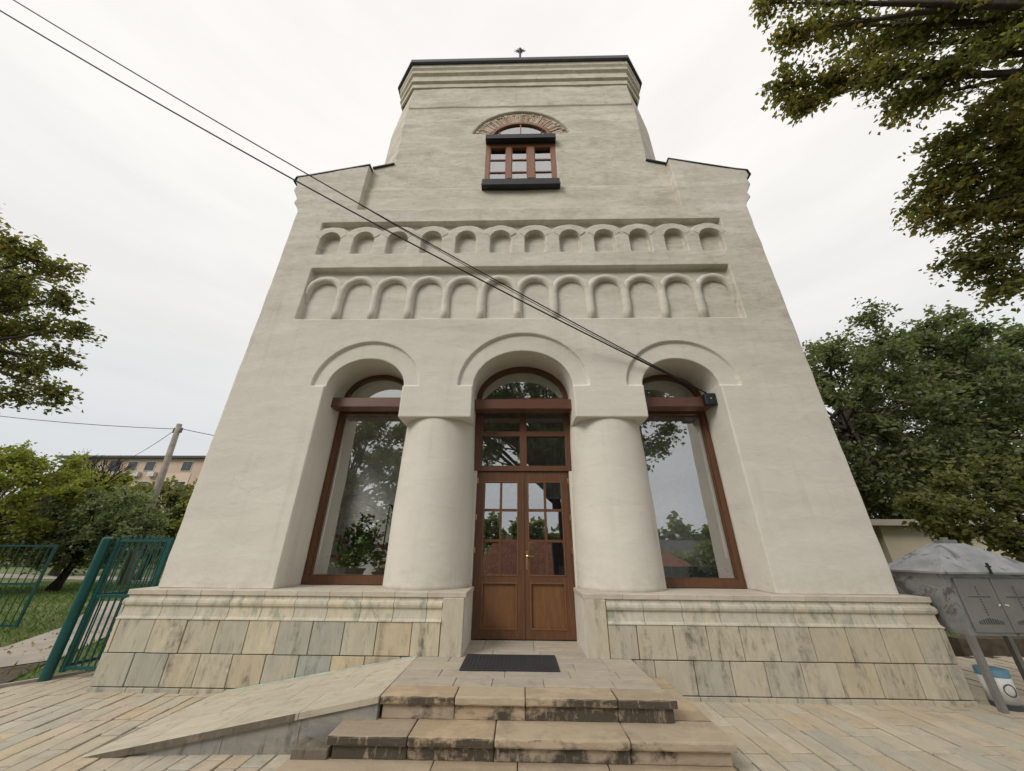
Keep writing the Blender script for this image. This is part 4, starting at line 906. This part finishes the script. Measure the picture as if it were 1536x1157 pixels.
# ================================================================== APARTMENT BLOCK
ab = thing('apartment_block', 'long peach apartment block with a flat dark roof behind the orchard', 'building', (-50, 50, G))
part('wall', MB().box(-66, -30, 45, 56, G, 11.7), 'peach', ab)
part('pale_panel', MB().box(-50.4, -46.6, 44.94, 45, G, 9.6), 'peach_pale', ab)
part('roof', MB().box(-66.5, -29.5, 44.4, 56.6, 11.7, 12.0), 'dark_sheet', ab)
for z in (9.95, 7.15, 4.3):
    for x in (-64.5, -61.6, -58.2, -55.6, -53.0, -47.6, -43.8, -41.0):
        w = part('window', MB().box(x-.75, x+.75, 44.93, 45, z-.05, z+1.35), 'white' if int(x*10) % 3 else 'dark_grey', ab)
        for a in (-.68, .03): part('pane', MB().box(x+a, x+a+.65, 44.9, 44.93, z+.02, z+1.28), 'far_glass', w)
for x, z in ((-57.0, 9.1), (-54.3, 9.1), (-52.0, 9.1)): part('air_conditioner', MB().box(x-.45, x+.45, 44.5, 44.93, z, z+.65).tube([(x-.1, 44.47, z+.33), (x-.1, 44.5, z+.33)], .24, 14), 'ac', ab)

# ================================================================== RIGHT: OUTBUILDING, CANDLE BOX, DRUM
ob = thing('outbuilding', 'small cream outbuilding with a flat projecting roof slab right of the church', 'building', (11, 7, G))
part('wall', MB().box(10.25, 13.6, 6.1, 9, G, .70).box(9.3, 9.55, 6.1, 9, G, .70).box(9.55, 10.25, 6.9, 9, G, .7), 'cream', ob)
part('roof_slab', MB().box(9.1, 13.8, 5.75, 9.2, .70, .86), 'concrete', ob)
part('door', MB().box(9.56, 10.24, 6.84, 6.9, G, .6), 'dark_grey', ob)
cbx = thing('candle_box', 'weathered sheet metal votive candle box on legs with a hipped roof', 'candle box', (5.3, -.05, G))
part('cabinet', MB().box(4.76, 5.86, -.375, .27, -.785, -.20), 'zinc', cbx)
rf = MB(); ea = (4.70, 5.92, -.44, .33); tpz = .115
rf.add([(ea[0],ea[2],-.205),(ea[1],ea[2],-.205),(ea[1],ea[3],-.205),(ea[0],ea[3],-.205),(ea[0],ea[2],-.185),(ea[1],ea[2],-.185),(ea[1],ea[3],-.185),(ea[0],ea[3],-.185),(5.16,-.12,tpz),(5.46,-.12,tpz),(5.46,.02,tpz),(5.16,.02,tpz)],
       [(0,3,2,1),(0,1,5,4),(1,2,6,5),(2,3,7,6),(3,0,4,7),(4,5,9,8),(5,6,10,9),(6,7,11,10),(7,4,8,11),(8,9,10,11)])
part('roof', rf, 'zinc', cbx); part('roof_cap', MB().box(5.22, 5.40, -.10, .0, tpz, tpz+.04).box(5.28, 5.34, -.07, -.03, tpz+.04, tpz+.07), 'zinc_plain', cbx)
for x0, x1 in ((4.84, 5.225), (5.235, 5.64)):
    d = link('door', cbox(x0, x1, -.395, -.378, -.755, -.245, .003), M['zinc_plain'], cbx); m_ = MB(); cx = (x0+x1)/2
    for k in range(12): m_.box(cx-.006, cx+.006, -.398, -.394, -.60+k*.024, -.588+k*.024)
    for k in range(-5, 6):
        if k: m_.box(cx+k*.022-.006, cx+k*.022+.006, -.398, -.394, -.432, -.42)
    for k in range(-5, 6): m_.box(cx+k*.024-.006, cx+k*.024+.006, -.398, -.394, -.68, -.65+(5-abs(k))*.006)
    part('perforations', m_, 'dark_grey', d)
    part('handle', MB().tube([(x1-.02 if x0 < 5 else x0+.02, -.40, -.50), (x1-.045 if x0 < 5 else x0+.045, -.412, -.505)], .008, 6), 'white', d)
    for z in (-.30, -.70): part('hinge', MB().tube([((x0 if x0 < 5 else x1), -.40, z-.02), ((x0 if x0 < 5 else x1), -.40, z+.02)], .008, 6), 'zinc_plain', d)
part('cross', MB().box(5.215, 5.235, -.455, -.441, -.20, -.09).box(5.198, 5.252, -.456, -.442, -.135, -.12), 'black_metal', cbx)
for x, y in ((4.79, -.35), (5.83, -.35), (4.79, .24), (5.83, .24)): part('leg', MB().box(x-.026, x+.026, y-.026, y+.026, G, -.785), 'zinc_plain', cbx)
dr = thing('drum', 'white drum with a blue rim and a dark ring mark, under the candle box', 'drum', (5.0, -.20, G))
part('body', MB().lathe((5.0, -.20, G), [(.115, .05), (.12, .27)], 28), 'white', dr, smooth=True); part('rim', MB().lathe((5.0, -.20, G), [(.122, .27), (.125, .28), (.125, .33), (.10, .335)], 28), 'blue', dr); part('foot', MB().lathe((5.0, -.20, G), [(.112, 0), (.118, .05)], 28), 'dark_grey', dr)
rg = MB(); pts = []
for k in range(25):
    a = 2*math.pi*k/24; u = .05*math.cos(a); an = math.atan2(-.8, -.1)+u/.12; pts.append((5.0+.121*math.cos(an), -.20+.121*math.sin(an), G+.17+.05*math.sin(a)))
rg.tube(pts, .005, 5); part('ring_mark', rg, 'dark_grey', dr)
tag(part('garden_kerb', MB().box(6.9, 10.5, 1.9, 2.1, G-.05, G+.22), 'soil', None), 'low brown kerb on the ground behind the candle box legs', 'kerb')

# ================================================================== PLANTS IN THE WINDOWS
def pot(t, c, r_, h, m): part('pot', MB().lathe(c, [(r_*.72, 0), (r_*.95, h*.85), (r_*1.08, h*.86), (r_*1.08, h), (r_*.9, h)], 24), m, t)
gz = -.455
t = thing('geranium', 'red flowering geranium in a grey pot inside the left window', 'potted plant', (-2.42, .83, gz)); pot(t, (-2.42, .83, gz), .13, .2, 'dark_grey')
st, P, T, fl = MB(), [], [], MB()
for k in range(46):
    a = random.uniform(0, 6.28); q = random.uniform(.05, .42); e = Vector((-2.42+q*math.cos(a)*1.0, .83+q*math.sin(a)*.22, gz+.2+random.uniform(.02, .62)*(1.15-q)))
    s_ = Vector((-2.42, .83, gz+.19)); st.tube([s_, s_.lerp(e, .5)+Vector((0, 0, .06)), e], [.005, .004, .002], 4, False)
    P.append(np.array(e)+RNG.normal(size=(22, 3))*.055); T.append(RNG.random(22))
for (x, z) in ((-2.78, .17), (-2.62, .10), (-2.49, .22), (-2.16, .19), (-2.75, -.10), (-2.66, -.14)):
    st.tube([(-2.42, .83, gz+.3), (x, .76, z-.03)], .003, 4, False)
    for k in range(9): fl.lathe((x+random.uniform(-.028, .028), .75+random.uniform(-.02, .02), z+random.uniform(-.02, .02)), [(.001, -.012), (.019, 0), (.001, .014)], 6)
part('stems', st, 'bark', t); link('leaves', leaf_mesh(np.concatenate(P), .06, np.concatenate(T), .1, .95, .05), M['leaf_plant'], t); part('flowers', fl, 'flower', t)
t = thing('croton_plant', 'reddish leafy pot plant at the right end of the left window sill', 'potted plant', (-2.02, .82, gz)); pot(t, (-2.02, .82, gz), .08, .12, 'dark_grey')
link('leaves', leaf_mesh(np.array([(-2.02, .82, gz+.15)])+RNG.normal(size=(140, 3))*np.array([.05, .04, .13])+np.array([0, 0, .12]), .09, RNG.random(140), .1, .5), M['pink'], t)
t = thing('palm_plant', 'tall pot plant with a rosette of long green leaves behind the geranium', 'potted plant', (-2.12, .98, gz)); pot(t, (-2.12, .98, gz), .1, .15, 'dark_grey')
pm = MB().tube([(-2.12, .98, gz+.1), (-2.10, .98, .62)], [.012, .009], 6); part('stem', pm, 'bark', t); lf = MB()
for k in range(14):
    a = k*2.4; l = .24; zz = .62-.03*k; d = Vector((math.cos(a), math.sin(a), 0)); s_ = Vector((-d.y, d.x, 0))*.026; c = Vector((-2.10, 1.15, zz))
    lf.add([tuple(c), tuple(c+d*l*.45+s_+Vector((0, 0, .10))), tuple(c+d*l+Vector((0, 0, .07))), tuple(c+d*l*.45-s_+Vector((0, 0, .10)))], [(0,1,2,3)])
part('leaves', lf, 'leaf_plant', t)
for i, (x, w, h, lab) in enumerate(((-2.86, .07, .07, 'small white box on the sill at the left end of the left window'), (2.20, .045, .10, 'small white cup on the sill at the left end of the right window'))):
    tag(link('small_box', cbox(x-w, x+w, .80, .90, gz+.0, gz+.02+h, .004), M['white']), lab, 'box')
for i, (x, lab) in enumerate(((2.52, 'dark leafed plant in the middle of the right window sill'), (2.82, 'dark drooping plant at the right end of the right window sill'))):
    t = thing('pot_plant', lab, 'potted plant', (x, .83, gz)); pot(t, (x, .83, gz), .07, .1, 'dark_grey')
    link('leaves', leaf_mesh(np.array([(x, .82, gz+.16)])+RNG.normal(size=(60, 3))*np.array([.06, .04, .06]), .12, RNG.random(60), .1, .3), M['leaf_plant'], t)
part('sill_board', MB().box(-4.3, -.66, .71, .98, gz-.05, gz).box(.76, 4.3, .71, .98, gz-.05, gz), 'white', church)

# ================================================================== ACROSS THE STREET (seen in the window panes)
hs = thing('red_roofed_house', 'low house with a red tiled hipped roof, mirrored in the door panes', 'house', (5, -23, -4.3))
part('wall', MB().box(-2.8, 12.4, -26, -20, -5.5, -1.9), 'cream', hs)
part('roof', MB().add([(-3.3,-26.6,-1.9),(13.2,-26.6,-1.9),(13.2,-19.4,-1.9),(-3.3,-19.4,-1.9),(-1.6,-23,.55),(9.9,-23,.55)], [(0,1,5,4),(1,2,5),(2,3,4,5),(3,0,4),(0,3,2,1)]), 'red_roof', hs)
part('chimney', MB().box(-.6, -.1, -22.6, -22.2, -.2, 1.05), 'cream', hs)
tree('street_tree', 'big tree across the street whose crown fills the upper window panes', 'tree', (2.2, -13.5, G-1.4), (1.8, -13.5, 5.5), ball(1.4, -14.0, 9.0, 8.6, 3.2, 4.6, 120, 1.05) + [(2.9,-13,2.6,.6),(3.1,-13,1.3,.6),(2.8,-13,3.6,.8),(6.5,-13,4.9,1.0),(7.6,-13,5.4,1.0),(5.4,-13,5.2,1.0),(8.6,-13,6.2,1.0),(-1.5,-13,5.2,.8)], .35, 'leaf_dark', .24, 24, 14, 'dark_bark', twr=.015)
tree('street_tree', 'bushy tree across the street mirrored in the left window', 'tree', (-9.5, -12.5, G-1.4), (-9.2, -12.5, 3.0), ball(-8.8, -12.6, 3.2, 4.3, 2.4, 4.2, 60, .9), .3, 'leaf_dark', .24, 24, 14, 'dark_bark', twr=.015)
belt('hedge', 'green tree line on the horizon behind the street', [(-60, -75), (0, -80), (70, -70)], 9.5, 9000, 'leaf_grey', 1.5)
hl = MB(); k0 = []
for i in range(41): x = -300+15*i; hl.v += [(x, -150, G-6), (x, -260, G+5+3*math.sin(x*.02)+1.5*math.sin(x*.07))]
hl.f = [(2*i, 2*i+2, 2*i+3, 2*i+1) for i in range(40)]; part('hills', hl, 'lawn', None, kind='structure')
st_ = MB().add([(-60,-7.2,G-.1),(60,-7.2,G-.1),(60,-12,G-.9),(-60,-12,G-.9)], [(0,3,2,1)]); part('street', st_, 'dark_grey', None, kind='structure')
belt('hedge', 'dense green hedge in the garden across the street', [(-26, -19), (-3, -17.5)], 4.6, 9000, 'leaf_olive', .34)
belt('hedge', 'overgrown garden hedge across the street', [(9.5, -30), (30, -26)], 2.6, 7000, 'leaf_grey', .4)
for q, (x, y, w, h, c) in enumerate(((20, -52, 6, 5.2, 'cream'), (30, -60, 5, 4.2, 'white'), (10, -66, 6, 4.6, 'peach'))):
    v = thing('far_house', ('pale pitched-roof house in the valley, mirrored in the middle of the right window', 'small white house in the valley, mirrored near the right window frame', 'peach house in the valley, half hidden by the red roof in the right window')[q], 'house', (x, y, -7))
    part('wall', MB().box(x-w, x+w, y-4, y+4, -8, -6+h), c, v); part('roof', MB().prism_x([(y-4.6, -6+h), (y+4.6, -6+h), (y, -3.6+h)], x-w-.4, x+w+.4), 'dark_sheet', v)
    for k in (-.6, -.1, .4): part('window', MB().box(x+k*w, x+k*w+1.2, y+4, y+4.05, -8+h*.62, -8+h*.62+1.3), 'far_glass', v)
tag(part('garden_wall', MB().box(-30, -3.2, -16.6, -16.2, -4, -.95), 'concrete', None), 'long grey garden wall across the street, mirrored in the left window', 'wall')
fn = thing('street_fence', 'dark grey sheet fence across the street, mirrored at the foot of the right window', 'fence', (5, -9, G-.6))
for i in range(7): part('fence_panel', MB().box(1.6+i*1.25, 2.82+i*1.25, -9.05, -9.0, G-.8, G+.93), 'dark_grey', fn)
